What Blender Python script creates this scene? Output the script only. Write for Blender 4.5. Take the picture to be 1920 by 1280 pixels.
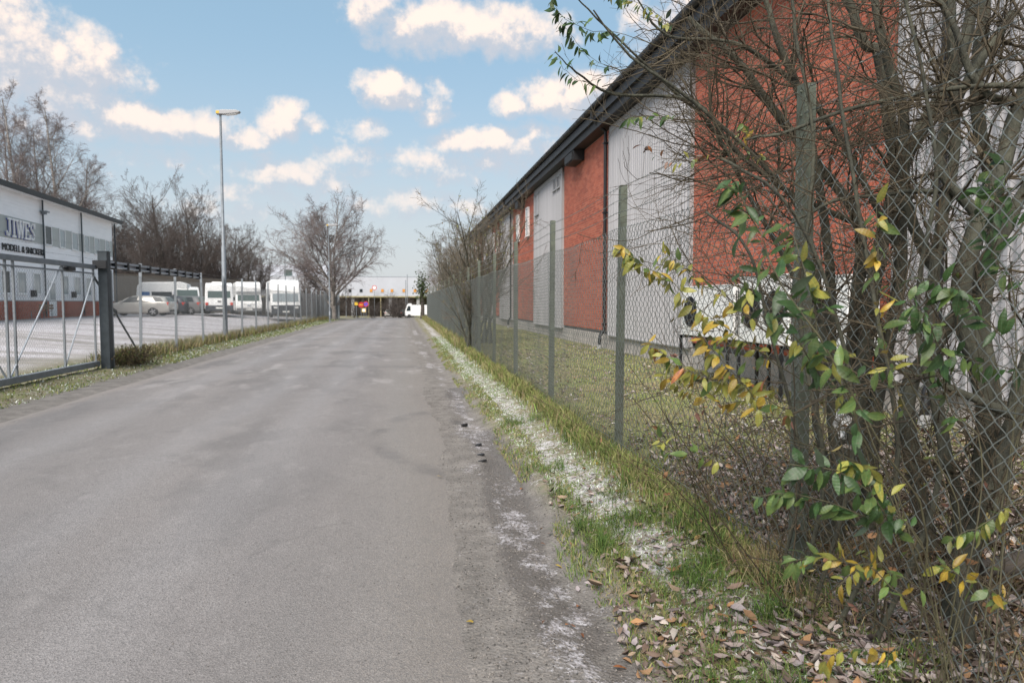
import bpy, math, random
import numpy as np
from mathutils import Vector, Matrix
R = math.radians
rnd = random.Random(7)
for o in list(bpy.data.objects): bpy.data.objects.remove(o)
sc = bpy.context.scene
C = sc.collection

# ------------------------------------------------------------------ camera
EYE = 1.6; FPX = 1280.0; YAW = R(9.08); PITCH = R(3.26)
cd = bpy.data.cameras.new('camera'); cam = bpy.data.objects.new('camera', cd); C.objects.link(cam)
cam.location = (0, 0, EYE); cam.rotation_euler = (R(90) - PITCH, 0, -YAW)
cd.sensor_width = 36; cd.lens = 24; cd.clip_start = 0.05; cd.clip_end = 3000
cd.dof.use_dof = True; cd.dof.focus_distance = 4.2; cd.dof.aperture_fstop = 4.0
sc.camera = cam
def ray(px, py):
    f = Vector((math.sin(YAW)*math.cos(PITCH), math.cos(YAW)*math.cos(PITCH), -math.sin(PITCH)))
    r = Vector((math.cos(YAW), -math.sin(YAW), 0)); u = r.cross(f)
    return f + r*((px-960)/FPX) - u*((py-640)/FPX)
def P(px, py, D):                      # world point seen at a pixel, at a depth of D metres
    return Vector((0, 0, EYE)) + ray(px, py)*D

# ------------------------------------------------------------------ world and sun
SUN_EL, SUN_AZ = R(48), R(-152)        # azimuth measured from +Y towards +X
w = bpy.data.worlds.new('World'); sc.world = w; w.use_nodes = True
nt = w.node_tree; nt.nodes.clear()
def nd(t, tree=None, **k):
    n = (tree or nt).nodes.new(t)
    for a, b in k.items(): setattr(n, a, b)
    return n
def mth(tree, op, a, b=None, c=None, clamp=False):
    n = tree.nodes.new('ShaderNodeMath'); n.operation = op; n.use_clamp = clamp
    for i, v in enumerate((a, b, c)):
        if v is None: continue
        if isinstance(v, (int, float)): n.inputs[i].default_value = v
        else: tree.links.new(v, n.inputs[i])
    return n.outputs[0]
def mixc(tree, f, a, b, blend='MIX'):
    n = tree.nodes.new('ShaderNodeMix'); n.data_type = 'RGBA'; n.blend_type = blend
    for s, v in ((n.inputs[0], f), (n.inputs[6], a), (n.inputs[7], b)):
        if isinstance(v, (int, float)): s.default_value = v
        elif isinstance(v, tuple): s.default_value = (*v, 1) if len(v) == 3 else v
        else: tree.links.new(v, s)
    return n.outputs[2]
def mapr(tree, v, a, b, c=0., d=1., smooth=False):
    n = tree.nodes.new('ShaderNodeMapRange'); n.interpolation_type = 'SMOOTHSTEP' if smooth else 'LINEAR'
    tree.links.new(v, n.inputs[0])
    for i, x in enumerate((a, b, c, d)): n.inputs[i+1].default_value = x
    return n.outputs[0]
# clouds: centre and size in the sky, degrees of azimuth and elevation
def azel(px, py):
    d = ray(px, py).normalized(); return math.degrees(math.atan2(d.x, d.y)), math.degrees(math.asin(d.z))
CL = [(70,130,150,85,1.0),(170,110,50,60,.9),(10,30,70,60,.8),(95,190,180,35,.45),(275,235,95,42,1.0),(370,232,60,30,.9),(130,235,120,35,.6),
      (530,235,52,38,.95),(455,265,60,25,.75),(590,240,25,14,.5),(725,168,76,42,1.0),(840,55,180,48,1.0),(930,60,150,45,.9),(700,20,60,40,.8),
      (960,195,50,30,.9),(1080,180,130,48,1.0),(1000,250,70,20,.6),(905,270,130,32,.85),(1030,285,150,28,.7),(600,318,90,24,.6),(820,330,110,18,.45),
      (470,370,110,22,.5),(225,330,26,12,.4),(500,300,40,14,.45),(1250,40,80,40,.7),(760,390,200,26,.4),(640,290,60,20,.5),(560,340,120,26,.55),(880,300,160,30,.6),(430,400,120,20,.4),(820,180,30,30,.45),(810,212,45,16,.45),(245,160,40,22,.5),(690,250,40,18,.4),(900,400,120,24,.4),(240,300,120,26,.35),(1300,60,120,80,.8),(1600,-150,300,120,.9),(300,-330,300,100,.9),
      (-300,100,200,90,.9),(-500,330,250,60,.8),(1100,-420,260,110,.9)]
g = bpy.data.node_groups.new('cloud_density', 'ShaderNodeTree')
g.interface.new_socket('Vector', in_out='INPUT', socket_type='NodeSocketVector')
g.interface.new_socket('Density', in_out='OUTPUT', socket_type='NodeSocketFloat')
gi = g.nodes.new('NodeGroupInput'); go = g.nodes.new('NodeGroupOutput')
nz = nd('ShaderNodeTexNoise', g); nz.inputs['Scale'].default_value = 9; nz.inputs['Detail'].default_value = 7; nz.inputs['Roughness'].default_value = .62
g.links.new(gi.outputs[0], nz.inputs['Vector'])
nz2 = nd('ShaderNodeTexNoise', g); nz2.inputs['Scale'].default_value = 32; nz2.inputs['Detail'].default_value = 8; nz2.inputs['Roughness'].default_value = .6
g.links.new(gi.outputs[0], nz2.inputs['Vector'])
sx = nd('ShaderNodeSeparateXYZ', g); g.links.new(gi.outputs[0], sx.inputs[0])
sn = nd('ShaderNodeSeparateColor', g); g.links.new(nz.outputs['Color'], sn.inputs[0])
az = mth(g, 'MULTIPLY', mth(g, 'ARCTAN2', sx.outputs[0], sx.outputs[1]), 57.2958)
el = mth(g, 'MULTIPLY', mth(g, 'ARCSINE', sx.outputs[2]), 57.2958)
az = mth(g, 'ADD', az, mth(g, 'MULTIPLY', mth(g, 'SUBTRACT', sn.outputs[0], .5), 4.5))
el = mth(g, 'ADD', el, mth(g, 'MULTIPLY', mth(g, 'SUBTRACT', sn.outputs[1], .5), 3.5))
acc = None
for (cx, cy, rx, ry, am) in CL:
    a0, e0 = azel(cx, cy); s = 1/FPX*57.3
    ra, re = rx*s*.95, ry*s*.95
    u = mth(g, 'MULTIPLY', mth(g, 'SUBTRACT', az, a0), 1/ra); v = mth(g, 'MULTIPLY', mth(g, 'SUBTRACT', el, e0), 1/re)
    q = mth(g, 'MULTIPLY', mth(g, 'SUBTRACT', 1.15, mth(g, 'ADD', mth(g, 'MULTIPLY', u, u), mth(g, 'MULTIPLY', v, v))), am)
    acc = q if acc is None else mth(g, 'MAXIMUM', acc, q)
# away from the clouds in view the same kind of cloud goes on all round
sp = nd('ShaderNodeTexNoise', g); sp.inputs['Scale'].default_value = 3.1; sp.inputs['Detail'].default_value = 2
g.links.new(gi.outputs[0], sp.inputs['Vector'])
far = mth(g, 'MULTIPLY', mth(g, 'SUBTRACT', sp.outputs[0], .5), 5)
out_ = mapr(g, mth(g, 'MAXIMUM', mth(g, 'ABSOLUTE', az), mth(g, 'MULTIPLY', el, 1.3)), 42, 60)
far = mth(g, 'SUBTRACT', mth(g, 'MULTIPLY', far, out_), mth(g, 'MULTIPLY', mth(g, 'SUBTRACT', 1., out_), 3.))
acc = mth(g, 'MAXIMUM', acc, far)
acc = mth(g, 'ADD', acc, mth(g, 'MULTIPLY', mth(g, 'SUBTRACT', nz2.outputs[0], .5), 2.7))
g.links.new(acc, go.inputs[0])
tc = nd('ShaderNodeTexCoord')
c1 = nd('ShaderNodeGroup'); c1.node_tree = g; nt.links.new(tc.outputs['Generated'], c1.inputs[0])
va = nd('ShaderNodeVectorMath', operation='ADD'); nt.links.new(tc.outputs['Generated'], va.inputs[0]); va.inputs[1].default_value = (-.008, 0, .024)
c2 = nd('ShaderNodeGroup'); c2.node_tree = g; nt.links.new(va.outputs[0], c2.inputs[0])
mask = mapr(nt, c1.outputs[0], -.25, 1.0, 0, .98, True)
shade = mapr(nt, mth(nt, 'SUBTRACT', c1.outputs[0], mth(nt, 'MULTIPLY', c2.outputs[0], .96)), -.12, .80, 0, 1, True)
dz = nd('ShaderNodeSeparateXYZ'); nt.links.new(tc.outputs['Generated'], dz.inputs[0])
sky = nd('ShaderNodeTexSky', sky_type='NISHITA'); sky.sun_disc = False; sky.sun_elevation = SUN_EL; sky.sun_rotation = SUN_AZ
sky.air_density = 1.0; sky.dust_density = 2.0; sky.ozone_density = 1.6
sks = nd('ShaderNodeVectorMath', operation='SCALE'); nt.links.new(sky.outputs[0], sks.inputs[0]); sks.inputs['Scale'].default_value = 1.0
SKY_STR = 0.10
pale = mapr(nt, dz.outputs[2], 0.0, .40, .92, .60, True)
hz = mapr(nt, dz.outputs[2], .0, .38, 0, 1, True)
S = 1/SKY_STR   # keeps the pale haze and cloud colours in display terms
SKYK = .52                                  # display values divided by the exposure
def cs(r, g_, b): return (r*S*SKYK, g_*S*SKYK, b*S*SKYK)
palecol = mixc(nt, hz, cs(.70,.73,.75), cs(.40,.62,.76))
base = mixc(nt, pale, sks.outputs[0], palecol)
cshade = mixc(nt, shade, cs(.62,.66,.74), cs(1.16,.99,.88))
lowc = mapr(nt, dz.outputs[2], .05, .30, .55, 1.0, True)
colr = mixc(nt, mth(nt, 'MULTIPLY', mask, lowc), base, cshade)
bg = nd('ShaderNodeBackground'); nt.links.new(colr, bg.inputs[0]); bg.inputs[1].default_value = SKY_STR
wo = nd('ShaderNodeOutputWorld'); nt.links.new(bg.outputs[0], wo.inputs[0])
w.cycles.sampling_method = 'MANUAL'; w.cycles.sample_map_resolution = 512
sl = bpy.data.lights.new('sun', 'SUN'); so = bpy.data.objects.new('sun', sl); C.objects.link(so)
sl.energy = 3.3; sl.angle = R(45); sl.color = (1, .93, .87)
so.rotation_euler = Vector((math.sin(SUN_AZ)*math.cos(SUN_EL), math.cos(SUN_AZ)*math.cos(SUN_EL), math.sin(SUN_EL))).to_track_quat('Z', 'Y').to_euler()
sc.view_settings.view_transform = 'Standard'; sc.view_settings.look = 'None'
sc.view_settings.gamma = 1; sc.view_settings.use_curve_mapping = False
sc.view_settings.exposure = 0.90
sc.cycles.max_bounces = 5; sc.cycles.diffuse_bounces = 3; sc.cycles.transparent_max_bounces = 4

# ------------------------------------------------------------------ object helpers
def tag(o, label=None, cat=None, group=None, kind=None):
    if label: o['label'] = label
    if cat: o['category'] = cat
    if group: o['group'] = group
    if kind: o['kind'] = kind
    return o
def thing(name, label, cat, loc=(0,0,0), rz=0, group=None):
    o = bpy.data.objects.new(name, None); C.objects.link(o); o.location = loc; o.rotation_euler = (0,0,rz)
    o.empty_display_size = .2
    return tag(o, label, cat, group)
def link(name, me, parent=None):
    o = bpy.data.objects.new(name, me); C.objects.link(o)
    if parent is not None: o.parent = parent
    return o
def copy_tree(o, parent=None):
    c = o.copy(); C.objects.link(c)
    if parent is not None: c.parent = parent
    for ch in [x for x in list(bpy.data.objects) if x.parent == o]: copy_tree(ch, c)
    return c
def npmesh(name, v, f, mats, attr=None, col=None, smooth=False, fm=None, flat=False):
    """numpy mesh: v (N,3), f (M,3 or 4)"""
    v = np.asarray(v, np.float32); f = np.asarray(f, np.int32); k = f.shape[1]
    me = bpy.data.meshes.new(name)
    me.vertices.add(len(v)); me.vertices.foreach_set('co', v.ravel())
    me.loops.add(f.size); me.loops.foreach_set('vertex_index', f.ravel())
    me.polygons.add(len(f)); me.polygons.foreach_set('loop_start', np.arange(0, f.size, k, dtype=np.int32))
    if flat: me.polygons.foreach_set('use_smooth', np.zeros(len(f), bool))
    if fm is not None: me.polygons.foreach_set('material_index', np.asarray(fm, np.int32))
    if attr:
        for n, a in attr.items():
            at = me.attributes.new(n, 'FLOAT', 'POINT'); at.data.foreach_set('value', np.asarray(a, np.float32))
    if col is not None:
        ca = me.color_attributes.new('col', 'FLOAT_COLOR', 'POINT')
        c4 = np.ones((len(v), 4), np.float32); c4[:, :3] = col; ca.data.foreach_set('color', c4.ravel())
    me.update(calc_edges=True)
    for m in (mats if isinstance(mats, (list, tuple)) else [mats]): me.materials.append(m)
    return me
class MB:
    """collects simple solids into one mesh"""
    def __init__(s): s.v = []; s.f = []; s.m = []; s.mi = 0
    def add(s, vs, fs):
        n = len(s.v); s.v += [tuple(a) for a in vs]; s.f += [tuple(i+n for i in a) for a in fs]; s.m += [s.mi]*len(fs); return s
    def box(s, x0, x1, y0, y1, z0, z1):
        return s.add([(x,y,z) for z in (z0,z1) for x,y in ((x0,y0),(x1,y0),(x1,y1),(x0,y1))],
                     [(3,2,1,0),(4,5,6,7),(0,1,5,4),(1,2,6,5),(2,3,7,6),(3,0,4,7)])
    def prism(s, pts, a, b, axis='y'):
        """polygon pts (p,q) extruded from a to b; axis y: (x,z); x: (y,z); z: (x,y)"""
        def mk(p, q, t): return {'y': (p,t,q), 'x': (t,p,q), 'z': (p,q,t)}[axis]
        n = len(pts); vs = [mk(p,q,a) for p,q in pts]+[mk(p,q,b) for p,q in pts]
        return s.add(vs, [tuple(range(n))[::-1], tuple(range(n,2*n))]+[(i,(i+1)%n,(i+1)%n+n,i+n) for i in range(n)])
    def tube(s, pts, r, sides=6, cap=True):
        pts = [Vector(p) for p in pts]; rs = r if isinstance(r, (list,tuple)) else [r]*len(pts)
        vs = []
        for i, p in enumerate(pts):
            t = (pts[min(i+1,len(pts)-1)]-pts[max(i-1,0)]).normalized()
            a = Vector((0,0,1)) if abs(t.z) < .9 else Vector((1,0,0))
            u = t.cross(a).normalized(); v = t.cross(u)
            for k in range(sides):
                an = 2*math.pi*k/sides; vs.append(p+(u*math.cos(an)+v*math.sin(an))*rs[i])
        fs = [(i*sides+k, i*sides+(k+1)%sides, (i+1)*sides+(k+1)%sides, (i+1)*sides+k) for i in range(len(pts)-1) for k in range(sides)]
        if cap: fs += [tuple(range(sides))[::-1], tuple(range((len(pts)-1)*sides, len(pts)*sides))]
        return s.add(vs, fs)
    def quad(s, a, b, c, d): return s.add([a,b,c,d], [(0,1,2,3)])
    def build(s, name, mats, parent=None, world=False, bevel=0, smooth=False):
        off = parent.location if (world and parent is not None) else (0,0,0)
        if world and parent is not None and parent.parent is not None: off = Vector(off)+parent.parent.location
        me = bpy.data.meshes.new(name)
        me.from_pydata([(a[0]-off[0], a[1]-off[1], a[2]-off[2]) for a in s.v], [], s.f); 
        for m in (mats if isinstance(mats, (list,tuple)) else [mats]): me.materials.append(m)
        if max(s.m, default=0): me.polygons.foreach_set('material_index', s.m)
        import bmesh
        bm = bmesh.new(); bm.from_mesh(me); bmesh.ops.recalc_face_normals(bm, faces=bm.faces[:])
        if smooth:
            for f in bm.faces: f.smooth = True
        bm.to_mesh(me); bm.free(); me.update()
        if smooth:
            me.set_sharp_from_angle(angle=R(40))
        o = link(name, me, parent)
        if bevel:
            b = o.modifiers.new('bevel', 'BEVEL'); b.width = bevel; b.segments = 2; b.limit_method = 'ANGLE'
        return o

# ------------------------------------------------------------------ materials
M = {}
def mat(name, col=(.5,.5,.5), rough=.6, metal=0., nscale=0, namt=.25, col2=None, bump=0., bscale=None, spec=.5, tcoord='Object', stretch=None, attr=False, trans=0, alpha=1):
    m = bpy.data.materials.new(name); m.use_nodes = True; t = m.node_tree; b = t.nodes['Principled BSDF']
    b.inputs['Roughness'].default_value = rough; b.inputs['Metallic'].default_value = metal
    b.inputs['Specular IOR Level'].default_value = spec
    if trans: b.inputs['Transmission Weight'].default_value = trans
    src = None
    if attr:
        a = t.nodes.new('ShaderNodeVertexColor'); a.layer_name = 'col'; src = a.outputs[0]
    if nscale:
        tcn = t.nodes.new('ShaderNodeTexCoord'); vec = tcn.outputs[tcoord]
        if stretch:
            mp = t.nodes.new('ShaderNodeMapping'); mp.inputs['Scale'].default_value = stretch; t.links.new(vec, mp.inputs[0]); vec = mp.outputs[0]
        n = t.nodes.new('ShaderNodeTexNoise'); n.inputs['Scale'].default_value = nscale; n.inputs['Detail'].default_value = 6; n.inputs['Roughness'].default_value = .6
        t.links.new(vec, n.inputs['Vector'])
        f = mapr(t, n.outputs[0], .3, .7)
        c2 = col2 if col2 else tuple(c*(1-namt*2) for c in col)
        if src is not None:
            k = mapr(t, n.outputs[0], .3, .7, 1-namt, 1+namt); vm = t.nodes.new('ShaderNodeVectorMath'); vm.operation = 'SCALE'
            t.links.new(src, vm.inputs[0]); t.links.new(k, vm.inputs['Scale']); src = vm.outputs[0]
        else: src = mixc(t, f, c2, col)
        if bump:
            n2 = t.nodes.new('ShaderNodeTexNoise'); n2.inputs['Scale'].default_value = bscale or nscale*3; n2.inputs['Detail'].default_value = 5
            t.links.new(vec, n2.inputs['Vector'])
            bn = t.nodes.new('ShaderNodeBump'); bn.inputs['Strength'].default_value = bump; bn.inputs['Distance'].default_value = .02
            t.links.new(n2.outputs[0], bn.inputs['Height']); t.links.new(bn.outputs[0], b.inputs['Normal'])
    if src is not None: t.links.new(src, b.inputs['Base Color'])
    else: b.inputs['Base Color'].default_value = (*col, 1)
    M[name] = m; return m
mat('white_clad', (.88,.88,.89), .5, nscale=.8, namt=.05, stretch=(1,1,6))
mat('grey_clad', (.40,.42,.40), .5, nscale=.8, namt=.06)
mat('corrugated', (.43,.42,.43), .45, metal=.1, nscale=1.2, col2=(.325,.32,.325), stretch=(2,2,.12))
mat('trim_grey', (.36,.36,.36), .5, nscale=2, namt=.1)
mat('concrete', (.50,.46,.43), .85, nscale=2.5, namt=.2, bump=.3, bscale=40)
mat('mortar', (.42,.29,.235), .9, nscale=10, namt=.1)
mat('black_steel', (.010,.011,.013), .5, nscale=3, namt=.2)
mat('fascia', (.032,.034,.038), .5, nscale=2, namt=.2, spec=.3)
mat('roof_sheet', (.02,.02,.022), .8, nscale=2, namt=.2)
mat('galv', (.24,.265,.285), .55, metal=.25, nscale=6, namt=.15)
mat('galv_light', (.45,.49,.53), .45, metal=.3, nscale=6, namt=.12)
mat('post_green', (.15,.17,.13), .55, metal=.2, nscale=8, namt=.25, bump=.15)
mat('post_dark', (.06,.075,.085), .5, metal=.3, nscale=5, namt=.25)
mat('wire', (.17,.19,.18), .40, metal=.45)
mat('wire_left', (.22,.235,.24), .5, metal=.4)
mat('glass', (.025,.032,.036), .25, spec=.3)
mat('glass_green', (.07,.10,.092), .2, spec=.4)
mat('window_pale', (.26,.30,.31), .15)
mat('frame_white', (.75,.75,.74), .4)
mat('car_silver', (.52,.50,.46), .28, metal=.45)
mat('car_dark', (.06,.065,.075), .25, metal=.2)
mat('car_white', (.80,.80,.78), .35, nscale=3, namt=.03)
mat('car_grey', (.20,.20,.20), .3, metal=.3)
mat('tyre', (.02,.02,.02), .8)
mat('rim', (.45,.45,.46), .35, metal=.6)
mat('red_lamp', (.55,.04,.02), .3)
mat('lamp_lens', (.7,.7,.68), .15)
mat('plate', (.8,.8,.75), .5)
mat('black_plastic', (.012,.012,.013), .6)
mat('blue_glass', (.05,.14,.32), .2)
mat('sign_red', (.50,.03,.02), .5); mat('sign_yellow', (.62,.40,.03), .5); mat('sign_blue', (.03,.08,.5), .4); mat('sign_white', (.8,.8,.8), .4)
mat('orange_pane', (.60,.26,.05), .3)
mat('ac_white', (.78,.78,.76), .4, nscale=5, namt=.04)
mat('wood', (.22,.14,.08), .7, nscale=8, namt=.2)
mat('bark_olive', (.082,.082,.056), .85, nscale=14, col2=(.026,.027,.020), bump=.8, bscale=60, stretch=(1,1,.35))
mat('bark_twig', (.095,.074,.042), .85, nscale=5, col2=(.03,.024,.016))
mat('bark_birch', (.36,.33,.30), .8, nscale=3, col2=(.10,.085,.07), stretch=(1,1,3))
mat('bark_dark', (.08,.068,.058), .9, nscale=3, namt=.2)
mat('twig_far', (.115,.092,.08), .9, nscale=.4, col2=(.07,.056,.05))
mat('twig_birch', (.20,.165,.155), .9, nscale=.5, col2=(.13,.105,.10))
mat('twig_olive', (.16,.135,.095), .9, nscale=.5, col2=(.09,.075,.055))
mat('plant', (.1,.1,.1), .75, attr=True, nscale=25, namt=.15, spec=.25)
mat('stone', (.1,.1,.1), .85, attr=True, nscale=60, namt=.2)

def brickmat():
    m = bpy.data.materials.new('brick'); m.use_nodes = True; t = m.node_tree; b = t.nodes['Principled BSDF']
    oi = t.nodes.new('ShaderNodeObjectInfo'); a = t.nodes.new('ShaderNodeAttribute'); a.attribute_name = 'rnd'
    f = mth(t, 'FRACT', mth(t, 'ADD', oi.outputs['Random'], a.outputs['Fac']))
    cr = t.nodes.new('ShaderNodeValToRGB'); e = cr.color_ramp.elements
    e[0].color = (.31,.072,.040,1); e[1].color = (.47,.135,.074,1); n_ = cr.color_ramp.elements.new(.5); n_.color = (.40,.098,.054,1)
    t.links.new(f, cr.inputs[0])
    tcn = t.nodes.new('ShaderNodeTexCoord'); n = t.nodes.new('ShaderNodeTexNoise'); n.inputs['Scale'].default_value = 30; t.links.new(tcn.outputs['Object'], n.inputs[0])
    ge = t.nodes.new('ShaderNodeNewGeometry'); n3 = t.nodes.new('ShaderNodeTexNoise'); n3.inputs['Scale'].default_value = .7; n3.inputs['Detail'].default_value = 4; t.links.new(ge.outputs['Position'], n3.inputs[0])
    k = mth(t, 'MULTIPLY', mapr(t, n.outputs[0], .3, .7, .85, 1.12), mapr(t, n3.outputs[0], .3, .7, .88, 1.1))
    vm = t.nodes.new('ShaderNodeVectorMath'); vm.operation = 'SCALE'; t.links.new(cr.outputs[0], vm.inputs[0]); t.links.new(k, vm.inputs['Scale'])
    t.links.new(vm.outputs[0], b.inputs['Base Color']); b.inputs['Roughness'].default_value = .85
    M['brick'] = m
brickmat()

def leafmat(name, col, col2, rough=.45):
    m = bpy.data.materials.new(name); m.use_nodes = True; t = m.node_tree; b = t.nodes['Principled BSDF']
    tcn = t.nodes.new('ShaderNodeTexCoord'); sep = t.nodes.new('ShaderNodeSeparateXYZ'); t.links.new(tcn.outputs['Generated'], sep.inputs[0])
    n = t.nodes.new('ShaderNodeTexNoise'); n.inputs['Scale'].default_value = 3; n.inputs['Detail'].default_value = 3
    oi = t.nodes.new('ShaderNodeObjectInfo'); ad = t.nodes.new('ShaderNodeVectorMath'); ad.operation = 'ADD'
    t.links.new(tcn.outputs['Generated'], ad.inputs[0]); t.links.new(oi.outputs['Location'], ad.inputs[1]); t.links.new(ad.outputs[0], n.inputs[0])
    c = mixc(t, mapr(t, n.outputs[0], .4, .65), col, col2)
    sp = t.nodes.new('ShaderNodeTexNoise'); sp.inputs['Scale'].default_value = 9; t.links.new(ad.outputs[0], sp.inputs[0]); c = mixc(t, mapr(t, sp.outputs[0], .64, .70, 0, .75), c, (.10,.06,.03))
    rib = mth(t, 'SUBTRACT', 1., mapr(t, mth(t, 'ABSOLUTE', mth(t, 'SUBTRACT', sep.outputs[0], .5)), 0, .045))   # pale midrib
    c = mixc(t, mth(t, 'MULTIPLY', rib, .45), c, tuple(min(1, x*1.8+.05) for x in col))
    ge = t.nodes.new('ShaderNodeNewGeometry')                                                                    # the felted underside is paler
    under = tuple(x*.55+.10 for x in col)
    c = mixc(t, mth(t, 'MULTIPLY', ge.outputs['Backfacing'], .55), c, under)
    hs = t.nodes.new('ShaderNodeHueSaturation'); t.links.new(c, hs.inputs['Color']); t.links.new(mapr(t, oi.outputs['Random'], 0, 1, .55, 1.3), hs.inputs['Value'])
    wv = t.nodes.new('ShaderNodeTexWave'); wv.inputs['Scale'].default_value = 2.2; wv.inputs['Distortion'].default_value = 1.5; wv.bands_direction = 'Y'
    t.links.new(tcn.outputs['Generated'], wv.inputs[0])
    bn = t.nodes.new('ShaderNodeBump'); bn.inputs['Strength'].default_value = .12; bn.inputs['Distance'].default_value = .003; t.links.new(wv.outputs[0], bn.inputs['Height']); t.links.new(bn.outputs[0], b.inputs['Normal'])
    t.links.new(hs.outputs[0], b.inputs['Base Color']); b.inputs['Roughness'].default_value = rough
    tr = t.nodes.new('ShaderNodeBsdfTranslucent'); t.links.new(hs.outputs[0], tr.inputs[0])
    mx = t.nodes.new('ShaderNodeMixShader'); mx.inputs[0].default_value = .3; t.links.new(b.outputs[0], mx.inputs[1]); t.links.new(tr.outputs[0], mx.inputs[2])
    t.links.new(mx.outputs[0], t.nodes['Material Output'].inputs[0]); M[name] = m; return m
leafmat('leaf_dark', (.035,.080,.022), (.05,.105,.03)); leafmat('leaf_green', (.085,.145,.04), (.125,.175,.045))
leafmat('leaf_lime', (.21,.225,.045), (.28,.25,.05)); leafmat('leaf_yellow', (.38,.28,.035), (.36,.22,.035)); leafmat('leaf_orange', (.38,.16,.05), (.24,.08,.04))
leafmat('leaf_brown', (.20,.11,.07), (.12,.065,.045))

# ------------------------------------------------------------------ noise for shapes
def vnoise(x, y, seed=0):
    x = np.asarray(x, float); y = np.asarray(y, float)
    xi = np.floor(x); yi = np.floor(y); fx = x-xi; fy = y-yi
    fx = fx*fx*(3-2*fx); fy = fy*fy*(3-2*fy)
    def h(a, b):
        s = np.sin(a*127.1+b*311.7+seed*74.7)*43758.5453; return s-np.floor(s)
    return (h(xi,yi)*(1-fx)+h(xi+1,yi)*fx)*(1-fy)+(h(xi,yi+1)*(1-fx)+h(xi+1,yi+1)*fx)*fy
def fbm(x, y, o=4, seed=0):
    t = 0; a = .5; s = 0
    for i in range(o): t = t+a*vnoise(np.asarray(x)*2**i, np.asarray(y)*2**i, seed+i); s += a; a *= .5
    return t/s
def sst(a, b, x):
    t = np.clip((np.asarray(x, float)-a)/(b-a), 0, 1); return t*t*(3-2*t)
def fall(y): return -1.15*sst(58, 126, y)
def G0(x, y):
    x = np.asarray(x, float); y = np.asarray(y, float)
    z = fall(y)
    z = z+.17*sst(1.0, 2.0, x)+.05*sst(2., 4.5, x)
    z = z+.10*sst(-5.9, -7.0, x)+.52*sst(-8.5, -17, x)*(1-sst(66, 95, y))
    z = z+.05*np.exp(-((x-1.22-.06*np.sin(y*.9))/.13)**2)*sst(2.5,4,y)      # low lip of turf along the gutter
    z = z-.035*np.exp(-((x-.93)/.16)**2)                                   # worn gutter
    return z
RE = lambda y: .34+.28*sst(3.,9.,y)+.20*(fbm(np.asarray(y)*.6, 3.3, 3, 5)-.5)*2+.10*(fbm(np.asarray(y)*3.5, 1.1, 3, 9)-.5)*2+.25*sst(2.9,1.2,y)*0
LE = lambda y: -5.45+.05*(fbm(np.asarray(y)*.6, 8.3, 3, 6)-.5)*2
def G(x, y):
    x = np.asarray(x, float); y = np.asarray(y, float)
    z = G0(x, y)
    wv = sst(.95, 1.3, x)+sst(-6.0, -6.4, x)
    z = z+wv*(.045*(fbm(x*3, y*3, 3, 2)-.5)+.03*(fbm(x*11, y*11, 2, 4)-.5))
    z = z+.016*(fbm(x*6, y*6, 3, 12)-.5)*(sst(.5,.8,x)-sst(1.2,1.6,x))
    under = sst(-5.62, -5.5, x)*(1-sst(.18, .42, x))
    return z-.03*under
Gs = lambda x, y: float(G(x, y))

# ------------------------------------------------------------------ ground
def cat_(*a): return np.unique(np.concatenate(a).round(4))
xs = cat_(np.linspace(-900,-100,9), np.linspace(-100,-30,15), np.arange(-30,-8,1.), np.arange(-8,-5.3,.12), np.arange(-5.3,.3,.6), np.arange(.3,2.6,.04), np.arange(2.6,6.2,.12), np.arange(6.2,12,1.), np.linspace(14,100,12), np.linspace(120,900,8))
ys = cat_(np.linspace(-200,-10,8), np.arange(-10,1,1.), np.arange(1,11,.05), np.arange(11,24,.12), np.arange(24,70,.6), np.arange(70,150,3.), np.linspace(160,1500,14))
X, Y = np.meshgrid(xs, ys); Z = G(X, Y)
nx, ny = len(xs), len(ys)
v = np.stack([X.ravel(), Y.ravel(), Z.ravel()], 1)
i = (np.arange(ny-1)[:,None]*nx+np.arange(nx-1)[None]).ravel()
f = np.stack([i, i+1, i+nx+1, i+nx], 1)
xf, yf = v[:,0], v[:,1]
gravel = (sst(.1,.3,xf)*(1-sst(1.02+.16*(fbm(xf*1.5,yf*1.5,3,3)-.5)*2, 1.25, xf)))+sst(-6.25,-5.95,xf)*(1-sst(.2,.4,xf))
grv2 = np.clip(gravel, 0, 1)
frost_path = (np.exp(-((xf-1.48-.05*np.sin(yf*.7))/.23)**2)*.85+.18*sst(1.0,1.3,xf)*(1-sst(1.9,2.1,xf)))*sst(2.4,3.6,yf)*(1-.6*sst(40,70,yf))
gut = .55*np.exp(-((xf-.72)/.28)**2)*sst(.5,.62,fbm(xf*3.1,yf*1.7,3,88))*(1-sst(9,13,yf))+2.3*np.exp(-((xf-.80-.30*(fbm(yf*.9,4.,3,71)-.5)-.25*(fbm(xf*4,yf*2.6,3,72)-.5))/(.05+.16*fbm(yf*1.3,9.,2,73)))**2)*sst(.40,.60,fbm(xf*2.5,yf*1.3,3,8))*(1-sst(14,20,yf))
gut = gut+2.6*np.exp(-((xf-.66-.25*(fbm(yf*.8,1.5,2,66)-.5))/.17)**2)*sst(.3,.6,fbm(xf*6,yf*1.1,3,28))*(np.exp(-((yf-17.5)/1.0)**2)+np.exp(-((yf-21.5)/1.2)**2)+np.exp(-((yf-27)/2)**2)+np.exp(-((yf-37)/3)**2))
litter = sst(3.4,2.3,yf)*sst(.95,1.2,xf)+sst(2.0,2.3,xf)*sst(6.5,4.0,yf)*.9+.55*sst(1.1,1.3,xf)*sst(5.5,3.5,yf)
lot = sst(-8.3,-9.5,xf)*(1-sst(80,100,yf))
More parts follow.
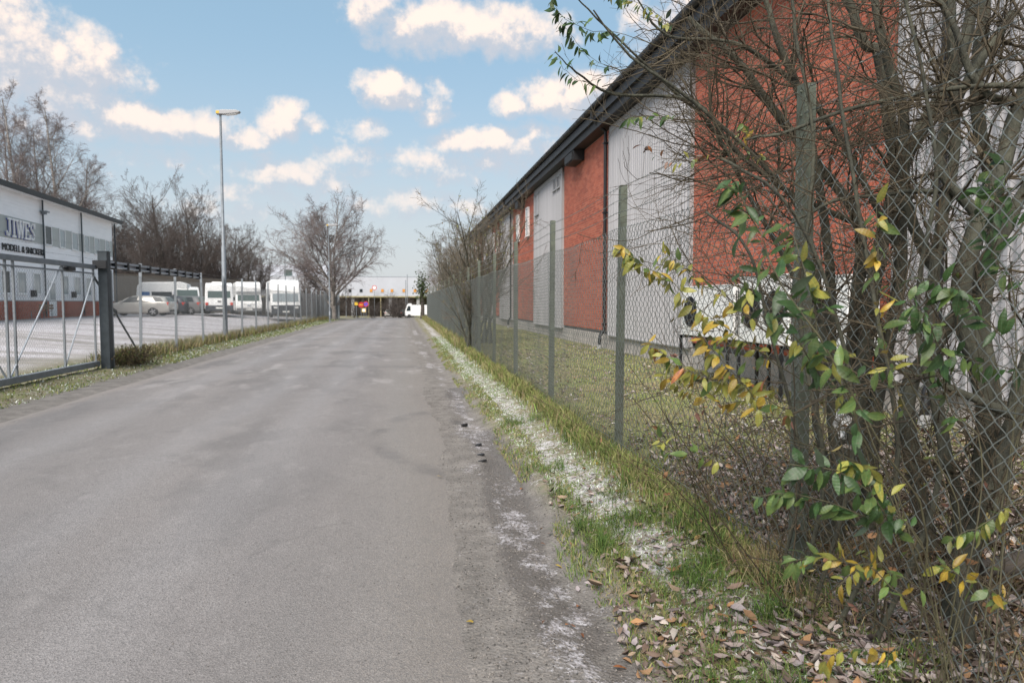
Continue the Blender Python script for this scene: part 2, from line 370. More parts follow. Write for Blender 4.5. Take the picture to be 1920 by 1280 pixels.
lf = sst(-5.95,-6.2,xf)*(1-sst(-7.9,-9,xf)*0)*.5*fbm(xf*1.2,yf*1.2,3,31)
yard = sst(1.85,2.2,xf)
wet = np.clip(np.exp(-((xf-.86-.10*np.sin(yf*1.1))/.20)**2)*(.2+1.1*sst(.35,.6,fbm(xf*2.2,yf*1.1,3,45)))*(1-sst(11,16,yf)),0,1)
junction = sst(100,104,yf)*(1-sst(119,122,yf))
gm = bpy.data.materials.new('ground'); gm.use_nodes = True; t = gm.node_tree; b = t.nodes['Principled BSDF']; b.inputs['Roughness'].default_value = .92; b.inputs['Specular IOR Level'].default_value = .2
def at_(n): a = t.nodes.new('ShaderNodeAttribute'); a.attribute_name = n; return a.outputs['Fac']
def noi(t, sc_, det=5, ro=.6, vec=None, stretch=None):
    n = t.nodes.new('ShaderNodeTexNoise'); n.inputs['Scale'].default_value = sc_; n.inputs['Detail'].default_value = det; n.inputs['Roughness'].default_value = ro
    if stretch:
        mp = t.nodes.new('ShaderNodeMapping'); mp.inputs['Scale'].default_value = stretch; t.links.new(vec, mp.inputs[0]); vec = mp.outputs[0]
    t.links.new(vec, n.inputs['Vector']); return n.outputs[0]
gv = t.nodes.new('ShaderNodeTexCoord').outputs['Object']
soil = mixc(t, mapr(t, noi(t, 2.2, 6, .65, gv), .35, .65), (.13,.115,.07), (.155,.17,.07))
soil = mixc(t, mapr(t, noi(t, 14, 5, .7, gv), .45, .62), soil, (.24,.20,.14))
yardc = mixc(t, mapr(t, noi(t, 1.1, 6, .65, gv), .38, .60), (.24,.205,.115), (.20,.225,.085))
soil = mixc(t, at_('yard'), soil, yardc)
peb = t.nodes.new('ShaderNodeTexVoronoi'); peb.inputs['Scale'].default_value = 60; t.links.new(gv, peb.inputs['Vector'])
grav = mixc(t, mapr(t, noi(t, 4, 6, .6, gv), .35, .65), (.145,.134,.122), (.245,.226,.205))
grav = mixc(t, mapr(t, peb.outputs['Color'], .1, .9, 0, .35), grav, (.10,.092,.085))
c = mixc(t, at_('gravel'), soil, grav)
lotc = mixc(t, mapr(t, noi(t, .6, 6, .6, gv, (1,1,1)), .35, .65), (.24,.225,.205), (.33,.31,.295))
lsn = noi(t, .55, 7, .68, gv, (.16,1.1,1)); lmk = mth(t, 'MULTIPLY', mapr(t, lsn, .41, .53), at_('lot'))
c = mixc(t, at_('lot'), c, lotc)
lit = mixc(t, mapr(t, noi(t, 22, 3, .6, gv), .4, .6), (.10,.07,.05), (.28,.21,.17))
c = mixc(t, mth(t, 'MULTIPLY', at_('litter'), .75), c, lit)
fine = noi(t, 38, 6, .75, gv); mid = noi(t, 5.5, 6, .7, gv)
fr = mth(t, 'ADD', mth(t, 'MULTIPLY', at_('frost'), 1.0), mth(t, 'ADD', mth(t, 'MULTIPLY', mth(t,'SUBTRACT',fine,.5), 3.2), mth(t, 'MULTIPLY', mth(t,'SUBTRACT',mid,.5), 3.0)))
frm = mapr(t, fr, .48, 1.10)
snowc = mixc(t, mapr(t, noi(t, 9, 4, .65, gv), .35, .65), (.36,.335,.345), (.62,.605,.63))
c = mixc(t, mapr(t, mth(t,'ADD', at_('wet'), mth(t,'MULTIPLY',mth(t,'SUBTRACT',mid,.5),1.2)), .35, .7, 0, .75), c, (.105,.094,.085))
c = mixc(t, mth(t, 'MULTIPLY', frm, .85), c, snowc)
c = mixc(t, mth(t, 'MULTIPLY', lmk, .85), c, snowc)
c = mixc(t, at_('junction'), c, (.14,.13,.13))
t.links.new(c, b.inputs['Base Color']); t.links.new(mapr(t, at_('wet'), .2, .7, .92, .45), b.inputs['Roughness'])
bn = t.nodes.new('ShaderNodeBump'); bn.inputs['Strength'].default_value = .7; bn.inputs['Distance'].default_value = .02
t.links.new(mth(t, 'ADD', fine, mth(t, 'MULTIPLY', peb.outputs['Distance'], .6)), bn.inputs['Height']); t.links.new(bn.outputs[0], b.inputs['Normal'])
me = npmesh('ground', v, f, gm, smooth=True, attr=dict(gravel=grv2, frost=np.clip(frost_path*.80+np.clip(gut*.55,0,.62)+lf,0,1.3), litter=np.clip(litter,0,1), lot=lot, wet=wet, yard=yard, junction=junction))
tag(link('ground', me), 'grass verges, bare yard and gravel lot dusted with frost', None, kind='structure')

# road
ry = cat_(np.arange(-12,0,.5), np.arange(0,14,.04), np.arange(14,40,.15), np.arange(40,123,1.))
cols = 26
L_ = LE(ry)-sst(88,104,ry)*4; Rr = RE(ry)+.25*(fbm(ry*.35,9,2,14)-.5)*(1-sst(15,20,ry))+sst(92,108,ry)*5
tt = np.linspace(0,1,cols)
RX = L_[:,None]+(Rr-L_)[:,None]*tt[None]; RY = np.repeat(ry[:,None], cols, 1)
RZ = fall(RY)+.045*(1-((RX+2.4)/3.0)**2).clip(0,1)+.004+.008*(fbm(RX*.8,RY*.5,2,3)-.5)
RZ[:,0] -= .04; RZ[:,-1] -= .04; 
v = np.stack([RX.ravel(), RY.ravel(), RZ.ravel()], 1)
i = (np.arange(len(ry)-1)[:,None]*cols+np.arange(cols-1)[None]).ravel(); f = np.stack([i, i+1, i+cols+1, i+cols], 1)
rm = bpy.data.materials.new('asphalt'); rm.use_nodes = True; t = rm.node_tree; b = t.nodes['Principled BSDF']
gv = t.nodes.new('ShaderNodeTexCoord').outputs['Object']; sepx = t.nodes.new('ShaderNodeSeparateXYZ'); t.links.new(gv, sepx.inputs[0])
big = noi(t, .5, 5, .55, gv, (1,.22,1)); midn = noi(t, 2.2, 5, .6, gv); fin = noi(t, 90, 4, .8, gv)
ag = t.nodes.new('ShaderNodeTexVoronoi'); ag.inputs['Scale'].default_value = 120; t.links.new(gv, ag.inputs['Vector'])
c = mixc(t, mapr(t, big, .3, .7), (.150,.140,.138), (.245,.222,.210))
blot = noi(t, .9, 4, .55, gv, (1,.5,1)); blot2 = noi(t, 3.3, 5, .7, gv, (1,.6,1))
c = mixc(t, mapr(t, blot, .48, .62, 0, .75, True), c, (.115,.107,.104))
c = mixc(t, mapr(t, blot2, .52, .68, 0, .45, True), c, (.30,.28,.27))
c = mixc(t, mapr(t, mth(t,'ADD', mth(t,'MULTIPLY',sepx.outputs[0],-.5), mth(t,'MULTIPLY',sepx.outputs[1],-.25)), -1.6, .9, 0, .45, True), c, (.12,.116,.118))
def band(x0, wd): return mth(t, 'POWER', 2.718, mth(t, 'MULTIPLY', mth(t, 'POWER', mth(t, 'ABSOLUTE', mth(t, 'MULTIPLY', mth(t, 'SUBTRACT', mth(t,'ADD',sepx.outputs[0], mth(t,'MULTIPLY',mth(t,'SUBTRACT',big,.5),.9)), x0), 1/wd)), 2), -1))
wear = mth(t, 'ADD', mth(t, 'ADD', band(-3.9,.32), band(-2.35,.3)), mth(t, 'ADD', band(-1.35,.3), band(-.05,.3)), clamp=True)
c = mixc(t, mth(t, 'MULTIPLY', wear, .4), c, (.30,.282,.278))
c = mixc(t, mth(t, 'MULTIPLY', mapr(t, mth(t,'ADD',sepx.outputs[0],mth(t,'MULTIPLY',big,1.2)), -.35, .75, 0, 1, True), .92), c, (.205,.182,.158))
c = mixc(t, mth(t, 'MULTIPLY', mapr(t, mth(t,'SUBTRACT',mth(t,'MULTIPLY',sepx.outputs[0],-1.),mth(t,'MULTIPLY',midn,.7)), 4.55, 4.95, 0, 1, True), .55), c, (.29,.25,.215))
c = mixc(t, mapr(t, ag.outputs['Color'], .1, .9, 0, .75), c, (.10,.094,.09))
c = mixc(t, mapr(t, noi(t, 260, 2, .9, gv), .5, .75, 0, .5), c, (.48,.46,.44))
c = mixc(t, mapr(t, fin, .62, .75, 0, .5), c, (.42,.40,.38))
c = mixc(t, mapr(t, noi(t, 34, 5, .85, gv), .58, .70, 0, .6), c, (.36,.34,.325))
c = mixc(t, mapr(t, noi(t, 29, 5, .85, gv, (1,1,2)), .42, .30, 0, .7), c, (.06,.057,.055))
c = mixc(t, mapr(t, midn, .62, .8, 0, .30), c, (.34,.32,.31))
yy_ = mth(t,'ADD',sepx.outputs[1],mth(t,'MULTIPLY',midn,1.2))
for y0_, w0_, k0_ in ((17.6,.5,.35),(22.5,.35,.4),(31,.6,.35),(46,1.,.35)):
    c = mixc(t, mth(t,'MULTIPLY', mapr(t, mth(t,'ABSOLUTE',mth(t,'SUBTRACT',yy_,y0_)), w0_*.3, w0_, k0_, 0), mapr(t, mth(t,'ADD',sepx.outputs[0],mth(t,'MULTIPLY',midn,2.)), -2.2, -.6)), c, (.10,.095,.092))
c = mixc(t, mth(t,'MULTIPLY', mapr(t, noi(t, 1.4, 5, .65, gv, (1,.35,1)), .56, .66, 0, .4), mapr(t, sepx.outputs[1], 8, 14)), c, (.34,.32,.31))
# tyre scuff arc and cracks
dx = mth(t,'SUBTRACT',sepx.outputs[0],.75); dy = mth(t,'MULTIPLY',mth(t,'SUBTRACT',sepx.outputs[1],8.1),.55)
rr = mth(t,'SQRT', mth(t,'ADD', mth(t,'MULTIPLY',dx,dx), mth(t,'MULTIPLY',dy,dy)))
arc = mth(t,'MULTIPLY', mapr(t, mth(t,'ABSOLUTE',mth(t,'SUBTRACT',rr,1.05)), .04, .14, 1, 0), mapr(t, dx, -.5, .1, 1, 0))
c = mixc(t, mth(t,'MULTIPLY',mth(t,'MULTIPLY',arc,.42), mapr(t, midn, .35,.6)), c, (.09,.085,.083))
cr = t.nodes.new('ShaderNodeTexVoronoi'); cr.feature = 'DISTANCE_TO_EDGE'; cr.inputs['Scale'].default_value = .33
dn = t.nodes.new('ShaderNodeTexNoise'); dn.inputs['Scale'].default_value = 1.6; dn.inputs['Detail'].default_value = 6; t.links.new(gv, dn.inputs[0])
av = t.nodes.new('ShaderNodeVectorMath'); av.operation = 'MULTIPLY_ADD'; t.links.new(dn.outputs['Color'], av.inputs[0]); av.inputs[1].default_value = (.7,.7,.7); t.links.new(gv, av.inputs[2]); t.links.new(av.outputs[0], cr.inputs['Vector'])
crk = mth(t,'MULTIPLY', mapr(t, cr.outputs['Distance'], .0, .011, 1, 0), mapr(t, midn, .46, .54))
c = mixc(t, mth(t,'MULTIPLY',crk,.16), c, (.06,.058,.055))
t.links.new(c, b.inputs['Base Color']); t.links.new(mapr(t, wear, 0, 1, .80, .62), b.inputs['Roughness']); b.inputs['Specular IOR Level'].default_value = .35
bn = t.nodes.new('ShaderNodeBump'); bn.inputs['Strength'].default_value = .55; bn.inputs['Distance'].default_value = .008
t.links.new(mth(t,'ADD',mth(t,'MULTIPLY',ag.outputs['Distance'],.7),fin), bn.inputs['Height']); t.links.new(bn.outputs[0], b.inputs['Normal'])
tag(link('road', npmesh('road', v, f, rm, smooth=True)), 'worn grey asphalt road running to the junction', None, kind='structure')
def road_z(x, y): return float(fall(y)+.045*max(0, min(1, 1-((x+2.4)/3.0)**2))+.006)

# ------------------------------------------------------------------ brick warehouse on the right
WX = 6.0
wh = thing('warehouse', 'long low warehouse of red brick and grey corrugated panels under a black eave', 'building', (WX, 20, .2))
def corr(y0, y1, z0, z1, name='corrugated_panel'):
    mb = MB(); p = .15; d = .042; pts = []
    y = y0
    while y < y1-1e-3:
        for a, dd in ((0, 0), (.05, 0), (.07, -d), (.12, -d)):
            if y+a < y1: pts.append((y+a, WX-.06+dd))
        y += p*.9333*1.0714
    pts.append((y1, WX-.06))
    n = len(pts); vs = [(x, y, z0) for y, x in pts]+[(x, y, z1) for y, x in pts]
    mb.add(vs, [(i, i+1, i+1+n, i+n) for i in range(n-1)])
    mb.box(WX-.058, WX, y0, y0+.002, z0, z1)
    return mb.build(name, M['corrugated'], wh, world=True)
BL, BH, BJ = .24, .062, .013
def bricks(y0, y1, z0, z1, singles=0):
    mb = MB(); mb.box(WX-.0205, WX+.15, y0, y1, z0, z1); wall = mb.build('brick_wall', M['mortar'], wh, world=True)
    wall.location = (0,0,0)
    cells = []
    rows = int((z1-z0)/(BH+BJ))
    for r in range(rows):
        z = z0+.006+r*(BH+BJ); off = 0 if r % 2 else -(BL+BJ)/2
        y = y0+off
        while y < y1-.02:
            a = max(y, y0+.002); bb = min(y+BL, y1-.002)
            if bb-a > .03: cells.append((a, bb, z))
            y += BL+BJ
    base = wh.location
    if singles:
        cells.sort(key=lambda c: (c[0]+c[1])/2*1.0+abs(c[2]-1.5)*.9)
        meshes = {}
        k = 0
        one = cells[:singles]; cells = cells[singles:]
        for (a, bb, z) in one:
            Lk = round(bb-a, 3)
            if Lk not in meshes:
                m2 = MB(); m2.box(-.012, 0, 0, Lk, 0, BH); o = m2.build('brick', M['brick'], wall); meshes[Lk] = o.data
            else: o = link('brick', meshes[Lk], wall)
            o.location = (WX-.012+rnd.uniform(-.001,.001)-base[0], a-base[1], z-base[2])
    cells = np.array(cells); n = len(cells)
    xo = WX-.024+np.random.RandomState(3).uniform(-.001,.001,n)
    V = np.zeros((n,8,3)); a = cells[:,0]; bb = cells[:,1]; z = cells[:,2]
    for j,(q,w_,h_) in enumerate(((0,0,0),(1,0,0),(1,1,0),(0,1,0),(0,0,1),(1,0,1),(1,1,1),(0,1,1))):
        V[:,j,0] = xo if q == 0 else WX-.011; V[:,j,1] = a if w_ == 0 else bb; V[:,j,2] = z+h_*BH
    V -= np.array(base)
    F = np.array([(0,3,7,4),(4,7,6,5),(0,1,2,3),(0,4,5,1),(3,2,6,7)])[::1]
    F = (np.arange(n)[:,None,None]*8+F[None]).reshape(-1,4)
    at = np.repeat(np.random.RandomState(5).rand(n), 8)
    tag(link('brickwork', npmesh('brickwork', V.reshape(-1,3), F[:, ::-1], M['brick'], attr=dict(rnd=at), flat=True), wall), kind='stuff')
    return wall
WT = 6.62
bands = [('c',-3,7.5),('b',7.5,13.55),('c',13.55,19.2),('b',19.2,25.1),('c',25.1,30.6),('b',30.6,37.0),('c',37.0,41.7),('b',41.7,45.6),('c',45.6,50.5),('b',50.5,58)]
first = True
for kd, a, b_ in bands:
    if kd == 'c': corr(a, b_, .66, WT)
    else: bricks(a, b_, .76, WT, 300 if first else 0); first = False
mb = MB(); mb.box(WX-.03, WX+.2, -3, 58, -.3, .655); mb.build('plinth', M['concrete'], wh, world=True)
mb = MB(); mb.box(WX+.16, WX+18, -3, 58, -.3, 7.0); mb.build('inner_wall', M['concrete'], wh, world=True)
for kd, a, b_ in bands:
    if kd == 'c':
        mb = MB(); mb.box(WX-.12, WX-.028, a, b_, .63, .66); mb.box(WX-.11, WX-.028, a, b_, 6.44, 6.60)
        mb.box(WX-.115, WX-.0, a-.03, a+.03, .665, 6.435); mb.box(WX-.115, WX-.0, b_-.03, b_+.03, .665, 6.435); mb.build('edge_trim', M['trim_grey'], wh, world=True)
mb = MB(); mb.box(WX-.42, WX+.16, -3, 58.3, 6.63, 6.9); mb.build('soffit', M['black_plastic'], wh, world=True)  # black colour stands in for the deep shade under the eave
mb = MB(); mb.box(5.50, 5.576, -3, 58.3, 6.86, 7.10); mb.build('fascia_board', M['fascia'], wh, world=True)
mb = MB()
pts = [(5.44+.085*math.cos(a), 7.19+.085*math.sin(a)) for a in [math.pi*(1+i/8) for i in range(9)]]+[(5.51,7.20),(5.37,7.20)]
mb.prism(pts[:9]+[(5.525,7.215),(5.355,7.215)], -3, 58.3)
y = -2.5
while y < 58: mb.box(5.345, 5.36, y, y+.03, 7.08, 7.22); y += .9
mb.build('gutter', M['black_steel'], wh, world=True)
mb = MB(); mb.prism([(5.40,7.225),(5.40,7.27),(15,8.6),(24.2,7.4),(24.2,7.3),(15,8.5)], -3, 58.3); mb.build('roof', M['roof_sheet'], wh, world=True)
def downpipe(y, foot=True):
    mb = MB(); r = .05
    mb.tube([(5.45,y,7.12),(5.45,y,6.98),(5.62,y,6.72),(5.86,y,6.55),(5.86,y,6.3),(5.86,y,1.0),(5.86,y,.8),(5.72,y-.05,.62),(5.70,y-.05,.34)], r, 10)
    for z in (6.2, 4.2, 2.2, .95): mb.box(5.79, 5.99, y-.07, y+.07, z, z+.04)
    o = mb.build('downpipe', M['black_steel'], wh, world=True, smooth=True)
    mb = MB(); mb.tube([(5.70,y-.05,.36),(5.70,y-.05,.16)], .065, 10); mb.build('drain_socket', M['trim_grey'], o, world=True)
    o.location = (0,0,0)
downpipe(19.45); downpipe(37.1); downpipe(6.75)
def wh_window(y0, y1, z0, z1, fr='frame_white', pane='window_pale', louv=False):
    mb = MB(); t_ = .05; x0, x1 = WX-.12, WX-.02
    mb.box(x0,x1,y0,y1,z0,z0+t_); mb.box(x0,x1,y0,y1,z1-t_,z1); mb.box(x0,x1,y0,y0+t_,z0+t_,z1-t_); mb.box(x0,x1,y1-t_,y1,z0+t_,z1-t_)
    mb.box(x0-.04, x0, y0-.04, y1+.04, z0-.03, z0)
    o = mb.build('window', M[fr], wh, world=True)
    mb = MB()
    if louv:
        z = z0+t_
        while z < z1-t_: mb.add([(x0+.01,y0+t_,z),(x0+.01,y1-t_,z),(x0+.05,y1-t_,z+.05),(x0+.05,y0+t_,z+.05)],[(0,1,2,3)]); z += .055
    else: mb.box(x0+.03,x0+.05,y0+t_,y1-t_,z0+t_,z1-t_)
    mb.build('louvre' if louv else 'pane', M[pane], o, world=True)
wh_window(25.45,25.95,5.95,6.43,'trim_grey','black_plastic',True); wh_window(26.1,26.6,5.95,6.43,'trim_grey','black_plastic',True)
wh_window(29.5,30.3,5.45,6.40,'trim_grey','glass')
for y in (32.1,34.9,42.6,44.3,52.5,55): wh_window(y,y+.6,4.75,6.12)
tag(MB().box(5.6,5.97,22.2,23.4,6.3,6.62).box(5.56,5.6,22.3,23.3,6.33,6.58).build('ventilation_box', M['black_plastic'], wh, world=True))
tag(MB().box(5.62,5.97,33.4,34.2,6.25,6.62).build('ventilation_box', M['black_plastic'], wh, world=True))

# condensers standing by the warehouse
def condenser(loc, L, H, fans, label, textbits=False):
    e = thing('outdoor_condenser', label, 'air conditioner', loc, 0, 'white condenser units by the brick wall')
    W = .42; zb = loc[2]; h0 = .82
    b0 = MB().box(0,W,0,L,h0,h0+H).build('casing', M['ac_white'], e, bevel=.012)
    MB().box(-.012,W+.012,-.012,L+.012,h0+H,h0+H+.02).build('lid', M['ac_white'], e)
    for fy in fans:
        m1 = MB(); m1.tube([(-.006,fy,h0+H*.5),(.004,fy,h0+H*.5)], .27, 28); m1.build('fan_opening', M['black_plastic'], e)
        m2 = MB()
        for q in range(7):
            rr = .27*(q+1)/7; ring = [(-.02+.001*q, fy+rr*math.cos(a), h0+H*.5+rr*math.sin(a)) for a in np.linspace(0,2*math.pi,25)]
            m2.tube(ring, .0035, 4)
        for q in range(8):
            a = q*math.pi/8; m2.tube([(-.022,fy+.27*math.cos(a),h0+H*.5+.27*math.sin(a)),(-.022,fy-.27*math.cos(a),h0+H*.5-.27*math.sin(a))], .0035, 4)
        m2.build('fan_grille', M['black_steel'], e)
        m3 = MB()
        for q in range(3):
            a = q*2.094+.4; c_, s_ = math.cos(a), math.sin(a)
            m3.add([(-.010, fy, h0+H*.5),(-.010, fy+.24*c_-.07*s_, h0+H*.5+.24*s_+.07*c_),(-.008, fy+.24*c_+.09*s_, h0+H*.5+.24*s_-.09*c_)], [(0,1,2)])
        m3.build('fan_blade', M['fascia'], e)
    m4 = MB()
    for q in range(12): m4.box(.04+q*.03,.055+q*.03,-.006,-.002,h0+.08,h0+H-.08)
    m4.build('side_grille', M['black_plastic'], e)
    for yy in (.06, L-.1):
        m5 = MB(); m5.box(-.06,-.02,yy,yy+.045,0,h0-.002); m5.box(W+.02,W+.06,yy,yy+.045,0,h0-.002); m5.box(-.06,W+.06,yy,yy+.045,h0-.05,h0-.004)
        m5.build('stand', M['black_steel'], e)
    if textbits:
        m6 = MB()
        for r_ in range(2):
            yy = L-.95+.0
            for q in range(9): m6.box(-.003,-.001,yy-.045*q-.03,yy-.045*q,h0+.10+r_*.05,h0+.125+r_*.05)
        m6.build('printed_label', M['black_plastic'], e)
    return e
condenser((5.1,10.0,.19), 2.0, .86, (1.62,), 'wide white condenser on black legs, farthest of the three beside the brick wall', True)
condenser((5.1,8.45,.19), 1.35, .96, (.38,1.0), 'white condenser with round black fans in the middle of the three by the brick wall')
condenser((5.12,7.25,.19), 1.05, .90, (.6,), 'white condenser with slotted end, nearest of the three by the brick wall')

# ------------------------------------------------------------------ chain-link fences
DW = .0857
def chain_panel(width, height, r, sides=3, wob=0., seed=1, mat_='wire'):
    n = int(round(width/(DW/2))); k = int(height/(DW/2)); pw = width/n
    rs = np.random.RandomState(seed); jj = np.arange(k+1)
    Pn = np.zeros((n, k+1, 3))
    for i in range(n):
        yy = i*pw+np.where(jj % 2 == 0, -.06*pw, 1.06*pw)
        if i % 2: yy = i*pw+np.where(jj % 2 == 1, -.06*pw, 1.06*pw)
        zz = jj*(height/k)
        xx = np.where(jj % 2 == 0, -.0035, .0035)
        Pn[i,:,0] = xx; Pn[i,:,1] = yy; Pn[i,:,2] = zz
    if wob:
        y = Pn[:,:,1].copy(); z = Pn[:,:,2].copy(); env = np.sin(np.clip(y/width,0,1)*math.pi)
        Pn[:,:,0] += wob*(fbm(y*.8+seed, z*.8, 3, seed)-.5)*env*2.2
        Pn[:,:,1] += wob*.35*(fbm(y*1.1+seed, z*1.3+5, 3, seed+3)-.5)*env
        Pn[:,:,2] += (wob*.5*(fbm(y*1.1+seed, z*1.5+9, 3, seed+7)-.5)-.0*env)*env-.035*env*(z/height)
    Rn = np.full((n, k+1), r)
    v, f = tubes(Pn, Rn, sides)
    return npmesh('mesh_panel', v, f, M[mat_])
def tubes(Pn, Rn, sides, ref=None):
    Pn = np.asarray(Pn, float); N, n, _ = Pn.shape
    T = np.empty_like(Pn); T[:,1:-1] = Pn[:,2:]-Pn[:,:-2]; T[:,0] = Pn[:,1]-Pn[:,0]; T[:,-1] = Pn[:,-1]-Pn[:,-2]
    T /= np.linalg.norm(T, axis=2, keepdims=True)+1e-9
    rf = np.array([.93,.31,.19]) if ref is None else np.array(ref)
    U = np.cross(T, rf); U /= np.linalg.norm(U, axis=2, keepdims=True)+1e-9
    W = np.cross(T, U)
    an = np.arange(sides)*2*math.pi/sides
    V = Pn[:,:,None]+(U[:,:,None]*np.cos(an)[None,None,:,None]+W[:,:,None]*np.sin(an)[None,None,:,None])*np.asarray(Rn)[:,:,None,None]
    idx = np.arange(N*n*sides).reshape(N, n, sides)
    a = idx[:,:-1,:]; b = np.roll(idx, -1, 2)[:,:-1,:]; c = np.roll(idx, -1, 2)[:,1:,:]; d = idx[:,1:,:]
    return V.reshape(-1,3), np.stack([a,b,c,d], 3).reshape(-1,4)
FX = 2.0; SP = 3.03
fz = lambda y: float(fall(y))
rf_ = thing('chain_link_fence', 'grey green chain-link fence with barbed wire in front of the brick warehouse', 'fence', (FX, 3.25, .17))
P0 = 3.25
posts = [P0+SP*k for k in range(-1, 19)]
for k, y in enumerate(posts):
    mb = MB(); z0 = -.12; z1 = 2.53+(.03 if k % 3 == 0 else 0)
    mb.prism([(.012,-.035),(.075,-.035),(.075,-.029),(.018,-.029),(.018,.035),(.012,.035)], z0, z1, 'z')
    for zz in (2.26,2.37,2.49): mb.tube([(.0,-.01,zz),(.05,-.01,zz)], .006, 6)
    for zz in (.15,1.1,2.05): mb.tube([(-.006,-.012,zz),(.03,-.012,zz)], .004, 5)
    o = mb.build('post', M['post_green'], rf_); o.location = (0, y-P0, fz(y)); o.rotation_euler = (rnd.uniform(-.008,.008), rnd.uniform(-.008,.008), 0)
near = [chain_panel(SP, 2.13, .0028, 4, .07, s) for s in (2, 5)]
farp = chain_panel(SP, 2.13, .0030, 3, .03, 11)
for k, y in enumerate(posts[:-1]):
    o = link('mesh_panel', near[k % 2] if k < 4 else farp, rf_); o.location = (0, y-P0, fz(y)); 
def strand(y0, y1, z, x=0, r=.0016, twist=True, sag=.02, barbs=0, spans=None):
    """wire along the fence in local coordinates, with barbs every 'barbs' metres"""
    mb_v, mb_f, off = [], [], 0
    ys_ = np.arange(y0, y1+.001, .15 if not twist else .03)
    ph = ((ys_+SP*10) % SP)/SP; zz = z-sag*4*ph*(1-ph)
    gz_ = np.array([fz(a+P0) for a in ys_])
    for s in ((0, math.pi) if twist else (0,)):
        a = ys_*2*math.pi/.09+s
        Pn = np.stack([x+(.0022*np.cos(a) if twist else 0*a), ys_, zz+gz_+(.0022*np.sin(a) if twist else 0)], 1)[None]
        v, f = tubes(Pn, np.full((1, len(ys_)), r), 3); mb_v.append(v); mb_f.append(f+off); off += len(v)
    if barbs:
        by = np.arange(y0+.05, min(y1, 45), barbs); rs = np.random.RandomState(int(z*100))
        for sgn in (1,-1):
            ang = rs.uniform(0, 3.14, len(by)); ph = ((by+SP*10) % SP)/SP
            cz = z-sag*4*ph*(1-ph)+np.array([fz(a+P0) for a in by]); d = np.stack([np.cos(ang+sgn), .35*sgn*np.ones(len(by)), np.sin(ang+sgn)], 1)*.014
            c0 = np.stack([x+0*by, by+.004*sgn, cz], 1); Pn = np.stack([c0-d, c0, c0+d], 1)
            v, f = tubes(Pn, np.tile([.0009,.0016,.0009], (len(by),1)), 3); mb_v.append(v); mb_f.append(f+off); off += len(v)
    return npmesh('strand', np.concatenate(mb_v), np.concatenate(mb_f), M['wire'])
y1f = posts[-1]-P0
for z in (2.27, 2.38, 2.50): link('barbed_wire', strand(posts[0]-P0, y1f, z, .0, .0016, True, .03, .10), rf_)
for z in (2.125, 1.07, .12): link('tension_wire', strand(posts[0]-P0, y1f, z, -.006, .0024, False, .035 if z > 2 else .005), rf_)

# left fence
LX = -7.0
lf_ = thing('chain_link_fence', 'galvanised chain-link fence with barbed wire between the road verge and the car park', 'fence', (LX, 19.8, .10))
lp = [19.8+2.95*k for k in range(0, 19)]
lpan = chain_panel(2.95, 2.2, .0028, 3, .02, 21, 'wire_left')
for k, y in enumerate(lp):
    mb = MB(); mb.prism([(-.045,-.03),(.03,-.03),(.03,-.022),(-.037,-.022),(-.037,.03),(-.045,.03)], -.15, 2.55, 'z')
    o = mb.build('post', M['galv'], lf_); o.location = (0, y-19.8, fz(y)); o.rotation_euler = (rnd.uniform(-.03,.03)+(.035 if k in (2,3) else 0), rnd.uniform(-.015,.015), 0)
    if k < len(lp)-1:
        o = link('mesh_panel', lpan, lf_); o.location = (.03, y-19.8, fz(y))
o = link('mesh_panel', lpan, lf_); o.location = (.03, -2.6, 0); o.scale = (1,.88,1)
def lstrand(y0, y1, z, x=.03, r=.002):
    ys_ = np.arange(y0, y1, .4); Pn = np.stack([x+0*ys_, ys_-19.8, z+np.array([fz(a) for a in ys_])-.02*np.sin(ys_*1.065)**2], 1)[None]
    v, f = tubes(Pn, np.full((1,len(ys_)), r), 3); off = len(v)
    by = np.arange(y0, min(y1, 45), .12); rs = np.random.RandomState(int(z*10)); d = np.stack([0*by, rs.uniform(-1,1,len(by)), rs.uniform(-1,1,len(by))],1)*.018
    c0 = np.stack([x+0*by, by-19.8, z+0*by-.01],1); v2, f2 = tubes(np.stack([c0-d,c0+d],1), np.full((len(by),2),.0015), 3)
    return npmesh('strand', np.concatenate([v,v2]), np.concatenate([f,f2+off]), M['wire_left'])
for z in (2.32,2.42,2.52): link('barbed_wire', lstrand(17.2, lp[-1], z), lf_)
link('tension_wire', lstrand(17.2, lp[-1], 2.2, .03, .0035), lf_)
mb = MB(); mb.tube([(0.0,-2.75,2.1),(0.0,.05,-.02)], .024, 8); mb.build('brace', M['post_dark'], lf_)

# sliding gate at the left
gt = thing('sliding_gate', 'galvanised sliding gate with chain-link infill and diagonal braces at the left of the road', 'gate', (-6.9, 13, .15))
mb = MB(); mb.box(-.04,.06,-8,3.85,2.20,2.30); mb.build('top_rail', M['galv'], gt, bevel=.006)
mb = MB(); mb.box(-.06,.06,-8,3.85,0,.12); mb.build('bottom_rail', M['galv'], gt, bevel=.006)
mb = MB(); mb.box(-.02,.02,-8,3.8,2.09,2.12); mb.build('upper_rail', M['galv'], gt)
for y in (-5.5,-3.3,.30,.55,2.35,3.78):
    MB().box(-.018,.018,y-.02,y+.02,.121,2.199).build('upright', M['galv'], gt)
for a, b2 in (((.35,.13),(2.25,2.15)),((2.35,.13),(3.75,2.0)),((.2,.13),(-1.4,2.1)),((-3.2,.13),(-1.5,2.1))):
    MB().tube([(0,a[0],a[1]),(0,b2[0],b2[1])], .016, 8).build('brace', M['galv_light'], gt)
gp = chain_panel(2.4, 1.97, .0024, 3, 0, 31, 'wire_left')
for k in range(5):
    o = link('mesh_panel', gp, gt); o.location = (.03, -8+2.37*k, .12); o.scale = (1,.99,1)
